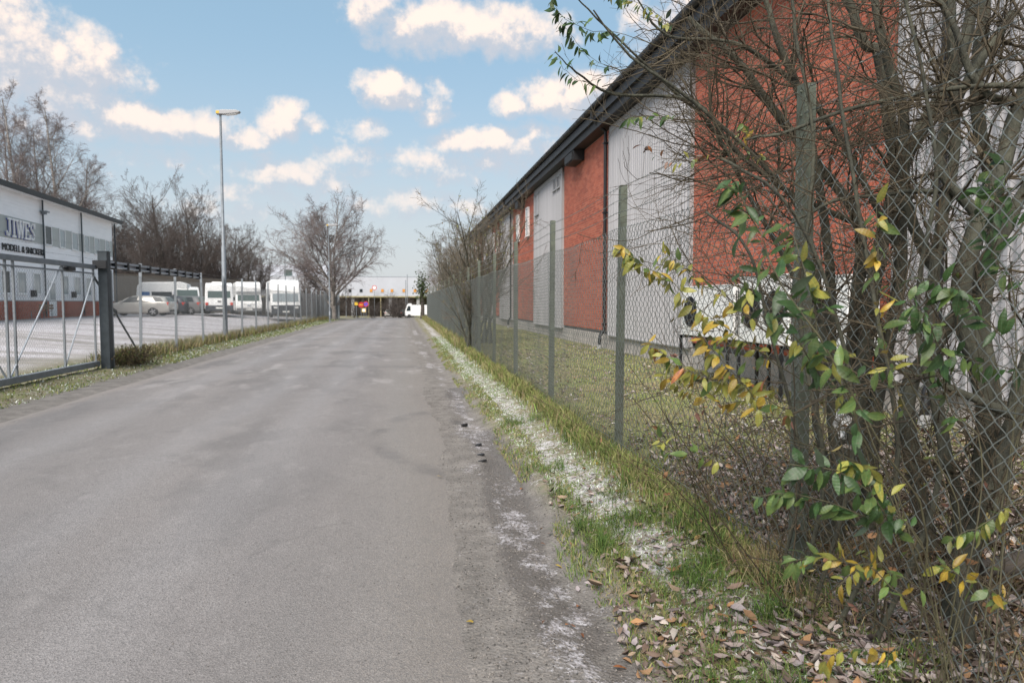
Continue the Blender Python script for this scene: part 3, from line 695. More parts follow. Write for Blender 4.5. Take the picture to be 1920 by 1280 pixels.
MB().box(-.09,.09,2.45,2.75,2.12,2.19).build('roller_bracket', M['black_steel'], gt)
def gs(z):
    ys_ = np.arange(-8,4.1,.1); Pn = np.stack([0*ys_, ys_, z-.03*np.sin((ys_+8)*.6)**2],1)[None]; v, f = tubes(Pn, np.full((1,len(ys_)),.0022), 3); off = len(v)
    by = np.arange(-8,4,.11); rs = np.random.RandomState(int(z*10)); d = np.stack([0*by, rs.uniform(-1,1,len(by)), rs.uniform(-1,1,len(by))],1)*.02
    v2, f2 = tubes(np.stack([np.stack([0*by,by,0*by+z-.01],1)-d,np.stack([0*by,by,0*by+z-.01],1)+d],1), np.full((len(by),2),.0016), 3)
    return npmesh('strand', np.concatenate([v,v2]), np.concatenate([f,f2+off]), M['wire_left'])
for z in (2.44,2.58,2.70): link('barbed_wire', gs(z), gt)
gpst = thing('gate_post', 'thick dark steel gate post with a banded guide rail beside the sliding gate', 'gate post', (-6.75, 17.0, .05))
MB().box(-.1,.1,-.1,.1,-.1,2.7).build('column', M['post_dark'], gpst, bevel=.008)
MB().box(-.11,.11,-.11,.11,2.7,2.72).build('cap', M['post_dark'], gpst)
MB().box(-.06,.06,.14,.26,-.1,2.3).build('catch_post', M['galv'], gpst)
MB().box(-.16,.12,-.22,-.11,2.32,2.5).build('roller_bracket', M['black_steel'], gpst)
mb = MB(); mb.box(-.05,.05,.11,7.5,2.36,2.40); mb.box(-.05,.05,.11,7.5,2.47,2.51); mb.box(-.045,-.02,.11,7.5,2.40,2.47); mb.build('guide_rail', M['galv_light'], gpst)
for k in range(10): MB().box(-.065,.065,.45+k*.75,.55+k*.75,2.33,2.54).build('clamp', M['black_steel'], gpst)

# ------------------------------------------------------------------ street lamps
def street_lamp(loc, H, label, k_=1.):
    e = thing('street_lamp', label, 'street lamp', loc)
    MB().tube([(0,0,-.2),(0,0,H*.42),(0,0,H*.425),(0,0,H)], [.095*k_,.085*k_,.06*k_,.045*k_], 12).build('pole', M['galv'], e, smooth=True)
    MB().box(-.04,.04,-.098,-.08,.5,.85).build('hatch', M['galv_light'], e)
    MB().tube([(-.13,0,H-.02),(.05,0,H+.01),(.2,0,H+.05)], .04, 8).build('arm', M['galv'], e)
    mb = MB(); mb.prism([(-.14,H-.05),(.2,H-.045),(.70,H+.03),(.76,H+.09),(.62,H+.14),(.1,H+.13),(-.14,H+.09)], -.12, .12)
    mb.build('lamp_head', M['trim_grey'], e, bevel=.02)
    mb = MB(); mb.prism([(.22,H-.075),(.60,H-.02),(.66,H+.03),(.24,H-.03)], -.09, .09); mb.build('lens', M['lamp_lens'], e, bevel=.015)
    mb = MB(); mb.box(-.146,-.13,-.09,.09,H-.03,H+.07); mb.box(-.13,-.02,-.124,-.121,H-.03,H+.07); mb.build('end_cover', M['sign_yellow'], e)
    return e
street_lamp((-7.0, 28.7, .05), 8.95, 'tall grey street lamp on the verge in front of the parked white vans')
street_lamp((-5.9, 57.5, .03), 7.8, 'distant grey street lamp in front of the bare birch with the nest', .65)

# ------------------------------------------------------------------ office building at the left
Cn = Vector((-22.6, 58.5, .68)); An = Vector((-21.5, 41.2, .68)); ud = (An-Cn).normalized(); blen = 34.
ob = thing('office_building', 'two storey white clad office with grey window band, brick base and black eave', 'building', Cn)
ob.rotation_euler = (0,0,math.atan2(ud.y, ud.x))
# local frame: +x along the facade towards the camera, +y away from the building front (east)
def soff(px):                       # distance along the facade of a pixel column
    d = ray(px, 500); n = Vector((-ud.y, ud.x, 0)); o_ = Vector((0,0,EYE)); tt_ = (Cn-o_).dot(n)/d.dot(n); return ((o_+d*tt_)-Cn).dot(ud)
MB().box(0,blen,-14,0,-.5,7.15).build('wall', M['white_clad'], ob)
zb = -.1
k = 0
while k < 30:                        # cladding boards, proud of the wall
    z = 1.06+k*.2
    if z+.19 > 7.1: break
    if not (4.5 <= z < 5.72): MB().box(0,blen,.001,.012,z,z+.19).build('cladding_board', M['white_clad'], ob)
    k += 1
MB().box(0,blen,.001,.02,4.49,5.70).build('window_band', M['grey_clad'], ob)
mb = MB()
MB().box(0,blen,.001,.03,-.3,1.0).build('brick_base', M['mortar'], ob)
bn_ = []
for r in range(13):
    z = -.02+r*.078; x = -(.13 if r % 2 else 0)
    while x < blen-.1: bn_.append((max(x,0.), min(x+.245,blen), z)); x += .257
bn_ = np.array(bn_); n = len(bn_); V = np.zeros((n,8,3))
for j,(q,w_,h_) in enumerate(((0,0,0),(1,0,0),(1,1,0),(0,1,0),(0,0,1),(1,0,1),(1,1,1),(0,1,1))):
    V[:,j,0] = bn_[:,0] if q == 0 else bn_[:,1]; V[:,j,1] = .029 if w_ == 0 else .042; V[:,j,2] = bn_[:,2]+h_*.064
F = (np.arange(n)[:,None,None]*8+np.array([(3,2,6,7),(4,5,6,7),(0,3,7,4),(1,5,6,2),(0,1,2,3)])[None]).reshape(-1,4)
tag(link('brickwork', npmesh('brickwork', V.reshape(-1,3), F, M['brick'], attr=dict(rnd=np.repeat(np.random.RandomState(8).rand(n),8)), flat=True), ob), kind='stuff')
MB().box(0,blen,.031,.07,1.0,1.05).build('base_ledge', M['trim_grey'], ob)
mb = MB(); mb.box(-.5,blen,-.0,.55,7.15,7.28); mb.build('soffit', M['frame_white'], ob)
mb = MB(); mb.prism([(.56,7.1),(.64,7.12),(.66,7.4),(-14.5,7.9),(-14.5,7.75),(.56,7.3)], -.55, blen, 'x'); mb.build('roof', M['black_steel'], ob)
def ob_window(x0, x1, z0, z1, pane='glass'):
    if x1 < x0: x0, x1 = x1, x0
    mb = MB(); t_ = .07
    mb.box(x0,x1,.013,.06,z0,z0+t_); mb.box(x0,x1,.013,.06,z1-t_,z1); mb.box(x0,x0+t_,.013,.06,z0+t_,z1-t_); mb.box(x1-t_,x1,.013,.06,z0+t_,z1-t_); mb.box(x0-.04,x1+.04,.013,.1,z0-.05,z0-.002)
    o = mb.build('window', M['frame_white'], ob)
    MB().box(x0+t_,x1-t_,.015,.03,z0+t_,z1-t_).build('pane', M[pane], o)
for a, b2, pn in ((85,98,'glass'),(112,123,'window_pale'),(135,147,'window_pale'),(158,168,'window_pale'),(177,187,'window_pale'),(197,206,'window_pale'),(-40,-20,'glass'),(-80,-60,'glass')):
    ob_window(soff(a), soff(b2), 4.48, 5.72, pn)
for a, b2, pn in ((-45,-20,'glass'),(0,17,'glass'),(30,47,'window_pale'),(60,74,'window_pale'),(113,126,'window_pale'),(137,149,'window_pale'),(159,169,'window_pale'),(198,208,'window_pale')):
    ob_window(soff(a), soff(b2), 1.40, 2.70, pn)
dx0, dx1 = soff(102), soff(88)
d_ = MB().box(dx0,dx1,.013,.06,.05,2.35).build('door', M['frame_white'], ob); MB().box(dx0+.15,dx1-.15,.061,.07,1.1,2.15).build('pane', M['window_pale'], d_)
for px in (80,152,214): MB().tube([(soff(px),.12,7.15),(soff(px),.12,.05)], .05, 8).build('downpipe', M['post_dark'], ob)
MB().box(soff(80)-.12,soff(80)+.12,.06,.3,6.3,6.42).box(soff(80)-.22,soff(80)+.22,.06,.42,6.42,6.5).build('wall_lamp', M['galv'], ob)
for px in (57,133,197): MB().box(soff(px)-.13,soff(px)+.13,.02,.25,1.25,1.65).build('meter_box', M['black_plastic'], ob)
# serif lettering
def stroke(mb, pts, wd, y0, y1):
    for (a, b2) in zip(pts[:-1], pts[1:]):
        a = Vector((a[0],a[1])); b2 = Vector((b2[0],b2[1])); d = (b2-a).normalized()*wd*.35; n_ = Vector((-d.y,d.x)).normalized()*wd/2
        q = [a-d+n_, a-d-n_, b2+d-n_, b2+d+n_]; mb.prism([(p.x,p.y) for p in q], y0, y1, 'y')
GL = {'J': [[(.55,1),(.55,.2),(.4,.03),(.2,.05),(.12,.22)],[(.35,1),(.75,1)]], 'I': [[(.25,0),(.25,1)],[(.05,1),(.45,1)],[(.05,0),(.45,0)]],
      'W': [[(.1,1),(.35,0)],[(.35,0),(.58,1)],[(.58,1),(.8,0)],[(.8,0),(1.05,1)],[(-.05,1),(.25,1)],[(.92,1),(1.2,1)],[(.45,1),(.7,1)]],
      'E': [[(.15,0),(.15,1)],[(0,1),(.65,1)],[(0,0),(.7,0)],[(.15,.52),(.5,.52)],[(.65,1),(.65,.8)],[(.7,0),(.7,.22)]],
      'S': [[(.62,.85),(.5,.98),(.25,.98),(.12,.8),(.2,.6),(.5,.42),(.62,.22),(.5,.03),(.22,.02),(.08,.18)],[(.62,.75),(.62,1)],[(.08,0),(.08,.25)]]}
adv = {'J':.9,'I':.6,'W':1.25,'E':.85,'S':.8}
xr, xl = soff(63), soff(9); tot = sum(adv[c_] for c_ in 'JIWES')-.1; sc_ = (xl-xr)/tot; cur = 0
for ch in 'JIWES':
    mb = MB()
    for st in GL[ch]: stroke(mb, [(xl-(cur+p)*sc_, 4.62+q*.92) for p, q in st], .13*sc_, .09+.002*len(mb.v)/8, .16+.002*len(mb.v)/8)
    mb.build('letter', M['frame_white'], ob); cur += adv[ch]
    mb = MB()
    for st in GL[ch]: stroke(mb, [(xl-(cur-adv[ch]+p)*sc_-.03, 4.60+q*.92) for p, q in st], .09*sc_, .03, .085)
    mb.build('letter_shadow', M['sign_blue'], ob)  # blue shadow of the letter, modelled as an offset copy behind it
tcv = bpy.data.curves.new('lettering', 'FONT'); tcv.body = 'MODELL & SNICKERI'; tcv.size = .55; tcv.extrude = .02; tcv.offset = .0; tcv.align_x = 'LEFT'
to = bpy.data.objects.new('lettering', tcv); C.objects.link(to); dg = bpy.context.evaluated_depsgraph_get(); me = bpy.data.meshes.new_from_object(to.evaluated_get(dg)); bpy.data.objects.remove(to)
me.materials.append(M['sign_blue'] if False else M['black_plastic']); wd_ = max(v_.co.x for v_ in me.vertices)
lo = link('lettering', me, ob); xe = soff(82); lo.matrix_local = Matrix(((-1,0,0,xe+wd_*1.02),(0,0,1,.06),(0,1,0,3.78),(0,0,0,1)))
# bench and litter bin by the office
def bench(loc, rz, label):
    e = thing('bench', label, 'bench', loc, rz)
    for k in range(3): MB().box(-.8,.8,-.2+k*.15,-.08+k*.15,.42,.45).build('seat_slat', M['wood'], e)
    for k in range(2): MB().box(-.8,.8,.27,.3,.55+k*.16,.67+k*.16).build('back_slat', M['wood'], e)
    for x in (-.7,.66): MB().box(x,x+.04,-.2,-.16,0,.42).build('leg', M['galv'], e); MB().box(x,x+.04,.24,.27,0,.85).build('leg', M['galv'], e)
pb = Cn+ud*soff(38); bench((pb.x+1.0,pb.y,.66), R(-90), 'slatted wooden bench against the brick base of the white office')

# ------------------------------------------------------------------ vehicles
def loft_body(st, name, m, parent, mats=None):
    """st: list of (x, zb, w, zbelt, wr, zroof)"""
    V, F = [], []
    for (x, zb, w_, zk, wr, zr) in st:
        half = [(0,zb),(w_*.9,zb),(w_,zb+.12),(w_+.015,(zb+zk)*.5),(w_-.01,zk),(wr,zr-.06),(wr*.88,zr-.01),(0,zr)]
        ring = [(x,y,z) for y,z in half]+[(x,-y,z) for y,z in half[-2:0:-1]]
        V.append(ring)
    n = len(V[0])
    for i_ in range(len(V)-1):
        for k in range(n): F.append((i_*n+k, i_*n+(k+1)%n, (i_+1)*n+(k+1)%n, (i_+1)*n+k))
    F.append(tuple(range(n))); F.append(tuple(range((len(V)-1)*n, len(V)*n))[::-1])
    mb = MB(); mb.add([p for r_ in V for p in r_], F); return mb.build(name, m, parent, smooth=True, bevel=.02)
def sidey(w_, zk, wr, zr, z): 
    t_ = max(0, (z-zk)/max(1e-3, zr-.06-zk)); return w_-.01+(wr-w_+.01)*t_
def wheel(e, x, y, r=.31, wd=.2, sp=5):
    s = 1 if y > 0 else -1
    o = MB().tube([(0,-wd/2*s,0),(0,-wd/2*s*.7,0),(0,wd/2*s*.7,0),(0,wd/2*s,0)], [r*.9,r,r,r*.9], 22).build('wheel', M['tyre'], e); o.location = (x,y,r)
    mb = MB(); mb.tube([(0,wd/2*s,0),(0,(wd/2+.006)*s,0)], r*.66, 20); mb.build('rim_disc', M['black_plastic'], o)
    mb = MB(); mb.tube([(0,(wd/2+.0065)*s,0),(0,(wd/2+.02)*s,0)], r*.16, 10)
    for k in range(sp):
        a = k*2*math.pi/sp; c_, s_ = math.cos(a), math.sin(a); h = .16*r
        q = [(c_*r*.1-s_*h*.6, s_*r*.1+c_*h*.6),(c_*r*.1+s_*h*.6, s_*r*.1-c_*h*.6),(c_*r*.64+s_*h, s_*r*.64-c_*h),(c_*r*.64-s_*h, s_*r*.64+c_*h)]
        mb.prism(q, (wd/2+.008)*s, (wd/2+.016)*s, 'y')
    mb.build('rim', M['rim'], o)
    mb = MB(); pts = [(r*1.13*math.cos(a), r*1.13*math.sin(a)) for a in np.linspace(-.25, math.pi+.25, 16)]
    mb.prism([(p[0]+x, p[1]+r) for p in pts], y+(wd/2-.035)*s, y+(wd/2-.012)*s, 'y'); mb.build('wheel_arch', M['black_plastic'], e)
def car(kind, paint, label, loc, rz, cat='car', group=None, scale=1):
    e = thing('parked_car', label, cat, loc, rz, group); e.scale = (scale,)*3
    if kind == 'estate':
        st = [(2.35,.32,.55,.52,.45,.60),(2.25,.25,.78,.66,.62,.72),(1.9,.2,.86,.76,.70,.82),(1.35,.2,.88,.86,.74,.93),(1.05,.2,.88,.90,.72,.99),(.55,.2,.88,.92,.62,1.28),(.15,.2,.88,.93,.60,1.41),(-.7,.2,.88,.94,.61,1.44),(-1.5,.2,.88,.95,.60,1.40),(-1.95,.22,.87,.95,.58,1.33),(-2.2,.26,.84,.94,.62,1.03),(-2.33,.30,.80,.84,.62,.90)]
        wins = [[(.78,.95),(.28,1.34),(-.35,1.37),(-.35,.97)],[(-.43,.97),(-.43,1.37),(-1.15,1.35),(-1.15,.98)],[(-1.23,.98),(-1.23,1.34),(-1.70,1.27),(-1.98,1.0)]]
        rear = (-1.98,1.29,-2.19,1.02,.5); ws = (1.0,.99,.28,1.36); ax = (1.42,-1.28)
    else:
        st = [(2.0,.32,.55,.52,.45,.60),(1.9,.25,.78,.68,.62,.74),(1.5,.2,.84,.80,.70,.86),(1.0,.2,.85,.90,.72,.98),(.5,.2,.85,.93,.62,1.30),(.1,.2,.85,.94,.60,1.45),(-.8,.2,.85,.96,.61,1.46),(-1.5,.2,.85,.96,.58,1.38),(-1.85,.24,.83,.94,.60,1.05),(-1.98,.30,.80,.82,.62,.90)]
        wins = [[(.72,.97),(.25,1.36),(-.35,1.39),(-.35,.98)],[(-.43,.98),(-.43,1.39),(-1.1,1.37),(-1.45,1.0)]]
        rear = (-1.52,1.35,-1.84,1.02,.5); ws = (.93,1.0,.22,1.38); ax = (1.22,-1.2)
    loft_body(st, 'body', M[paint], e)
    w_, zk, wr, zr = st[6][2], st[6][3], st[6][4], st[6][5]
    for s in (1,-1):
        for wn in wins:
            q = [(x, s*(sidey(w_,zk,wr,zr,z)+.012), z) for x, z in wn]; mb = MB(); mb.add(q+[(a,b_-s*.008,c_) for a,b_,c_ in q], [(0,1,2,3),(4,5,6,7),(0,1,5,4),(1,2,6,5),(2,3,7,6),(3,0,4,7)]); mb.build('side_window', M['glass'], e)
        for x in ax: wheel(e, x, s*(w_-.08), .31)
        L_x = st[-2][0]
        MB().box(L_x-.09,L_x+.10,s*(.60) if s > 0 else -.83,.83 if s > 0 else -.60,.74,.96).build('tail_lamp', M['red_lamp'], e, bevel=.02)
        MB().box(st[1][0]-.12,st[1][0]+.03,.50 if s > 0 else -.74,.74 if s > 0 else -.50,.56,.68).build('headlight', M['lamp_lens'], e, bevel=.02)
        MB().box(.72,.9,s*.9 if s > 0 else -1.02,1.02 if s > 0 else -.9,.93,1.05).build('door_mirror', M[paint], e, bevel=.02)
        for x in (.0,-.9): MB().box(x-.09,x+.09,s*(w_+.002)-.012,s*(w_+.002)+.014,.80,.825).build('door_handle', M[paint], e)
    x0,z0,x1,z1,hw = rear; mb = MB(); mb.add([(x0-.03,-hw*1.05,z0),(x0-.03,hw*1.05,z0),(x1-.03,hw*1.3,z1),(x1-.03,-hw*1.3,z1)],[(0,1,2,3)]); mb.build('rear_window', M['glass_green'], e)
    x0,z0,x1,z1 = ws; mb = MB(); mb.add([(x0+.03,-.66,z0+.01),(x0+.03,.66,z0+.01),(x1+.03,.55,z1+.01),(x1+.03,-.55,z1+.01)],[(0,1,2,3)]); mb.build('windscreen', M['glass'], e)
    MB().box(st[-1][0]-.03,st[-1][0]+.02,-.26,.26,.52,.63).build('number_plate', M['plate'], e)
    MB().box(st[0][0]-.02,st[0][0]+.03,-.26,.26,.34,.45).build('number_plate', M['plate'], e)
    MB().box(st[0][0]-.08,st[0][0]+.015,-.4,.4,.47,.58).build('grille', M['black_plastic'], e)
    MB().box(st[-1][0]-.02,st[-1][0]+.1,-.7,.7,.29,.42).build('bumper_strip', M['black_plastic'], e)
    return e
# nose along local +x
car('estate','car_silver','silver estate car parked side on nearest the white office', (-18.3,51.6,.66), R(176))
car('hatch','car_dark','dark blue grey car parked directly behind the silver estate car', (P(316,560,54).x,P(316,560,54).y,.66), R(160))
car('hatch','car_grey','grey hatchback with pale rear window, rightmost of the cars by the silver estate', (P(352,560,54.5).x,P(352,560,54.5).y,.66), R(150))
def van(loc, rz, label, H=2.3, W=1.0, L=5.0, style='front', cat='van', group='white vans and motorhomes parked in the lot', name='parked_van'):
    """the end at local -y faces the road; style front: motor van, rear: camper back"""
    e = thing(name, label, cat, loc, rz, group)
    if style == 'front':      # panel van seen from its nose
        prof = [(0,.35),(0,.75),(.10,1.02),(.55,1.18),(1.15,H-.25),(1.5,H-.04),(2.0,H),(L,H-.02),(L+.02,.35)]
    elif style == 'motorhome':
        prof = [(.05,.35),(.0,.75),(.12,1.05),(.42,1.2),(.82,H*.62),(.55,H*.70),(.62,H-.18),(.9,H-.02),(1.5,H),(L,H),(L+.02,.35)]
    elif style == 'integral':
        prof = [(.0,.35),(-.02,.95),(.10,1.15),(.50,H*.66),(.45,H*.75),(.62,H-.12),(1.0,H),(L,H),(L,.35)]
    else:                     # camper van seen from its tail
        prof = [(0,.35),(-.05,.62),(.0,.95),(.22,H*.78),(.30,H-.08),(.6,H),(L,H-.05),(L+.3,1.1),(L+.9,.95),(L+.9,.35)]
    mb = MB(); n = len(prof)
    cx = [(-W,1.),(-W*.9,0),(W*.9,0),(W,1.)]
    V = []; 
    for xx, inset in ((-W,.05),(-W*.93,0),(W*.93,0),(W,.05)):
        cy = sum(p[0] for p in prof)/n; cz = sum(p[1] for p in prof)/n
        for (y,z) in prof: V.append((xx*(1-.10*max(0,(z-1.1)/H)), y+(cy-y)*inset*.4, z+(cz-z)*inset))
    F = [tuple(range(n)), tuple(range(3*n,4*n))]
    for s in range(3):
        for k in range(n): F.append((s*n+k, s*n+(k+1)%n, (s+1)*n+(k+1)%n, (s+1)*n+k))
    mb.add(V, F); mb.build('body', M['car_white'], e, bevel=.04, smooth=True)
    def slab(name, m, x0, x1, p0, p1, out=.02):
        (ya,za),(yb,zb_) = p0, p1; k0 = 1-.10*max(0,(za-1.1)/H); k1 = 1-.10*max(0,(zb_-1.1)/H)
        mm = MB(); mm.add([(x0*k0,ya-out,za),(x1*k0,ya-out,za),(x1*k1,yb-out,zb_),(x0*k1,yb-out,zb_),(x0*k0,ya+.03,za),(x1*k0,ya+.03,za),(x1*k1,yb+.03,zb_),(x0*k1,yb+.03,zb_)],[(0,1,2,3),(0,1,5,4),(1,2,6,5),(2,3,7,6),(3,0,4,7)]); return mm.build(name, M[m], e)
    if style in ('front','motorhome'):
        yb0, yb1 = (.58,1.13) if style == 'front' else (.46,.78); zt = H-.28 if style == 'front' else H*.60
        slab('windscreen','glass_green',-W*.84,W*.84,(yb0,1.24),(yb1,zt),.03)
        slab('grille','black_plastic',-W*.42,W*.42,(.06,.68),(.10,.95),.03)
        for s in (-1,1):
            slab('headlight','lamp_lens',s*W*.62-.14,s*W*.62+.14,(.06,.72),(.14,1.0),.025)
        MB().box(-W*.14,W*.14,-.04,-.02,.78,.88).build('badge', M['galv_light'], e)
        MB().box(-W*.97,W*.97,-.05,.2,.30,.60).build('bumper', M['black_plastic'] if style == 'front' else M['car_grey'], e, bevel=.04)
        MB().box(-.26,.26,-.065,-.052,.42,.53).build('number_plate', M['plate'], e)
    elif style == 'integral':
        slab('windscreen','window_pale',-W*.86,W*.86,(.14,1.25),(.46,H*.64),.03)
        MB().box(-W*.97,W*.97,-.08,.2,.28,.98).build('bumper', M['car_dark'], e, bevel=.05)
        for s in (-1,1): MB().box(s*W*.7-.13,s*W*.7+.13,-.095,-.082,.72,.88).build('headlight', M['lamp_lens'], e)
        MB().box(-.26,.26,-.10,-.085,.42,.53).build('number_plate', M['plate'], e)
    else:
        slab('rear_window','glass_green',-W*.80,W*.80,(.08,1.28),(.20,H*.74),.02)
        MB().box(-.12,.12,-.06,.02,1.0,1.06).build('handle', M['black_plastic'], e)
        MB().box(-W*.97,W*.97,-.11,.2,.28,.70).build('bumper', M['car_dark'], e, bevel=.04)
        for s in (-1,1): MB().box(s*W*.86-.10,s*W*.86+.10,-.075,.02,.72,.92).build('tail_lamp', M['red_lamp'], e, bevel=.01)
        MB().box(-.26,.26,-.125,-.112,.45,.56).build('number_plate', M['plate'], e)
        MB().box(-.5,.5,1.0,2.2,H-.01,H+.1).build('roof_hatch', M['car_white'], e)
    for s in (-1,1):
        for yy in (.85, L-1.1):
            o = MB().tube([(-.1,0,0),(.1,0,0)], .34, 20).build('wheel', M['tyre'], e); o.location = (s*(W-.09), yy, .34)
        if style != 'rear':
            MB().box(s*(W+.02) if s > 0 else -W-.2, W+.2 if s > 0 else -(W+.02), .75,.85,1.3,1.6).build('door_mirror', M['black_plastic'], e, bevel=.02)
            k_ = 1-.10*max(0,(1.6-1.1)/H); xx = s*W*k_
            MB().box(min(xx-.015*s,xx+.012*s),max(xx-.015*s,xx+.012*s),1.15,2.0,1.32,1.78).build('side_window', M['glass'], e)
    return e
def face(x, y): return math.atan2(-x, y)*-1
v2 = P(352,590,56); van((P(353,560,57.5).x,P(353,560,57.5).y,.66), R(20), 'white van with green tinted windscreen, leftmost of the vans behind the dark cars', H=2.3, W=.98, style='front')
van((P(411,560,53).x,P(411,560,53).y,.68), R(14), 'cream white camper seen from behind, left of the street lamp pole', H=2.45, W=1.03, L=5.2, style='rear')
van((P(467,560,62).x,P(467,560,62).y,.5), R(16), 'white motorhome with tall cab overhang and dark grille, between camper and slanted motorhome', H=3.0, W=1.12, L=6, style='motorhome', cat='motorhome', name='motorhome')
van((P(536,560,53).x,P(536,560,53).y,.42), R(14), 'white motorhome with wide pale windscreen, rightmost of the parked vans', H=2.95, W=1.12, L=6.5, style='integral', cat='motorhome', name='motorhome')
# caravan behind the silver estate
cv = thing('caravan', 'white caravan with blue trimmed windows behind the silver estate car', 'caravan', (-20.2,62.,.66), R(8))
MB().prism([(-1.75,.5),(-1.95,1.2),(-1.85,2.3),(-1.6,2.65),(1.5,2.7),(2.0,2.5),(2.2,1.4),(2.0,.5)], 0, 2.2).build('body', M['car_white'], cv, bevel=.06)
for a, b2, m_ in ((-1.6,-.9,'blue_glass'),(-.75,.8,'glass'),(.95,1.75,'blue_glass')): MB().box(a,b2,-.02,.02,1.35,1.85).build('side_window', M[m_], cv)
o = MB().tube([(0,-.1,0),(0,.1,0)], .33, 18).build('wheel', M['tyre'], cv); o.location = (.1,.1,.33)
o = MB().tube([(0,-.1,0),(0,.1,0)], .33, 18).build('wheel', M['tyre'], cv); o.location = (.1,2.1,.33)
MB().tube([(-1.8,1.1,.45),(-3,1.1,.4)], .05, 6).build('drawbar', M['galv'], cv)
# far cars at the junction
car('hatch','car_silver','small silver car seen from behind beyond the junction, leftmost of the far cars', (-2.45,127,-1.12), R(92))
car('hatch','car_dark','black car parked beyond the junction beside the white box van', (.3,127,-1.12), R(96))
fv = thing('delivery_van', 'white box van parked side on at the far end of the road', 'van', (2.6,122,-1.13), R(4))
MB().box(-1.0,2.0,0,2.0,.4,2.3).build('cargo_box', M['car_white'], fv, bevel=.03)
MB().prism([(-2.1,.4),(-2.15,1.1),(-1.75,2.35),(-1.4,2.55),(-1.03,2.55),(-1.03,.4)], .05, 1.95).build('cab', M['car_white'], fv, bevel=.03)
MB().prism([(-2.0,1.25),(-1.7,2.1),(-1.25,2.1),(-1.25,1.25)], .03, .06).build('side_window', M['glass'], fv)
for x in (-1.5,1.3):
    o = MB().tube([(0,-.1,0),(0,.1,0)], .34, 18).build('wheel', M['tyre'], fv); o.location = (x,.1,.34)

# ------------------------------------------------------------------ far warehouse and other distant buildings
fb = thing('distribution_warehouse', 'long pale grey warehouse with small orange windows above dark loading bays at the road end', 'building', (0,136,-1.15))
MB().box(-34,60,0,30,4.0,7.75).build('upper_wall', M['frame_white'] if False else mat('pale_wall',(.46,.475,.51),.6,nscale=.3,namt=.06), fb)
MB().box(-34,60,5,29.9,-.5,4.0).build('bay_wall', mat('bay_wall',(.16,.13,.10),.8,nscale=.5,namt=.3), fb)
MB().box(-34.1,60.1,-.12,-.01,3.75,4.02).build('canopy_edge', mat('ochre',(.30,.26,.14),.6), fb)
MB().box(-34,60,-.05,30,7.75,7.85).build('roof_edge', M['galv_light'], fb)
for x in (-6.55,-4.25): MB().box(x-.08,x+.08,.0,.25,-.3,3.74).build('column', M['ochre'], fb)
for x in (-20,-14,-9.6,-2.4,3,8,14,20): MB().box(x-.3,x+.3,.3,.9,-.5,3.98).build('column', M['trim_grey'], fb)
for px in (656,677): 
    d = ray(px, 540); xx = d.x/d.y*136; MB().box(xx-.28,xx+.28,-.06,-.01,4.75,5.35).build('window', M['glass'], fb)
for px in (696,717,735,757,778,800,822,842,862):
    d = ray(px, 540); xx = d.x/d.y*136; o = MB().box(xx-.30,xx+.30,-.05,-.01,4.75,5.4).build('window', M['trim_grey'], fb); MB().box(xx-.24,xx+.24,-.07,-.051,4.8,5.35).build('pane', M['orange_pane'], o)
fb2 = thing('grey_hall', 'pale grey hall with one small square window behind the birch and motorhomes', 'building', (-33,150,-1.2))
MB().box(-20,16,0,25,0,8.1).build('wall', mat('hall_wall',(.42,.43,.46),.7,nscale=.4,namt=.08), fb2)
MB().box(-20,17,2,25,8.101,10.8).build('roof_box', M['pale_wall'], fb2)
d = ray(540,508); xx = d.x/d.y*151.9+33; MB().box(xx-.8,xx+.8,1.9,1.99,8.4,9.8).build('window', M['glass_green'], fb2)
# solid wooden wall behind the caravans
wl = thing('plank_wall', 'tall weathered plank wall running behind the parked cars and vans', 'wall', (-27,64,.6))
a, b2 = Vector((-24.5,63,0)), Vector((-16.5,84,0)); dv = (b2-a); Lw = dv.length; dv.normalize()
wl.location = (a.x,a.y,.5); wl.rotation_euler = (0,0,math.atan2(dv.y,dv.x))
mat('old_plank', (.19,.155,.12), .85, nscale=2, namt=.2, stretch=(4,4,.6))
pm = None
for k in range(int(Lw/.3)):
    if pm is None: o = MB().box(0,.28,-.02,.02,0,3.6).build('plank', M['old_plank'], wl); pm = o.data
    else: o = link('plank', pm, wl)
    o.location = (k*.3, rnd.uniform(-.01,.01), 0)
# signs at the junction
def sign(x, y, zc, shape, r, m1, m2, label, H=None):
    z0 = fz(y); e = thing('traffic_sign', label, 'traffic sign', (x, y, z0))
    MB().tube([(0,.05,0),(0,.05,zc+r)], .04, 8).build('pole', M['galv'], e)
    n = {'round':24,'tri':3,'square':4,'down':3}[shape]; a0 = {'round':0,'tri':math.pi/2,'square':math.pi/4,'down':-math.pi/2}[shape]
    def pl(rr): return [(rr*math.cos(a0+2*math.pi*k/n), zc+rr*math.sin(a0+2*math.pi*k/n)) for k in range(n)]
    MB().prism(pl(r), -.01, .01).build('plate', M[m1], e)
    MB().prism(pl(r*.72), -.016, -.0105).build('sign_face', M[m2], e)
    return e
def sx_(px, y): d = ray(px, 570); return d.x/d.y*y
s = sign(sx_(677,108),108,2.2,'round',.42,'sign_red','sign_red','round red no entry sign with yellow bar, left of the blue one'); MB().box(-.28,.28,-.03,-.018,2.13,2.28).build('bar', M['sign_yellow'], s)
s = sign(sx_(686,108),108,2.3,'round',.42,'sign_red','sign_blue','round blue no parking sign with red border, right of the no entry sign')
MB().prism([(-.25,2.55),(-.19,2.60),(.25,2.05),(.19,2.0)], -.03, -.018).build('bar', M['sign_red'], s)
sign(sx_(682,107),107,1.35,'square',.42,'sign_yellow','sign_white','low yellow and white square sign beneath the no entry sign')
sign(sx_(668,112),112,2.45,'square',.36,'sign_yellow','sign_yellow','small yellow square sign, leftmost at the junction')
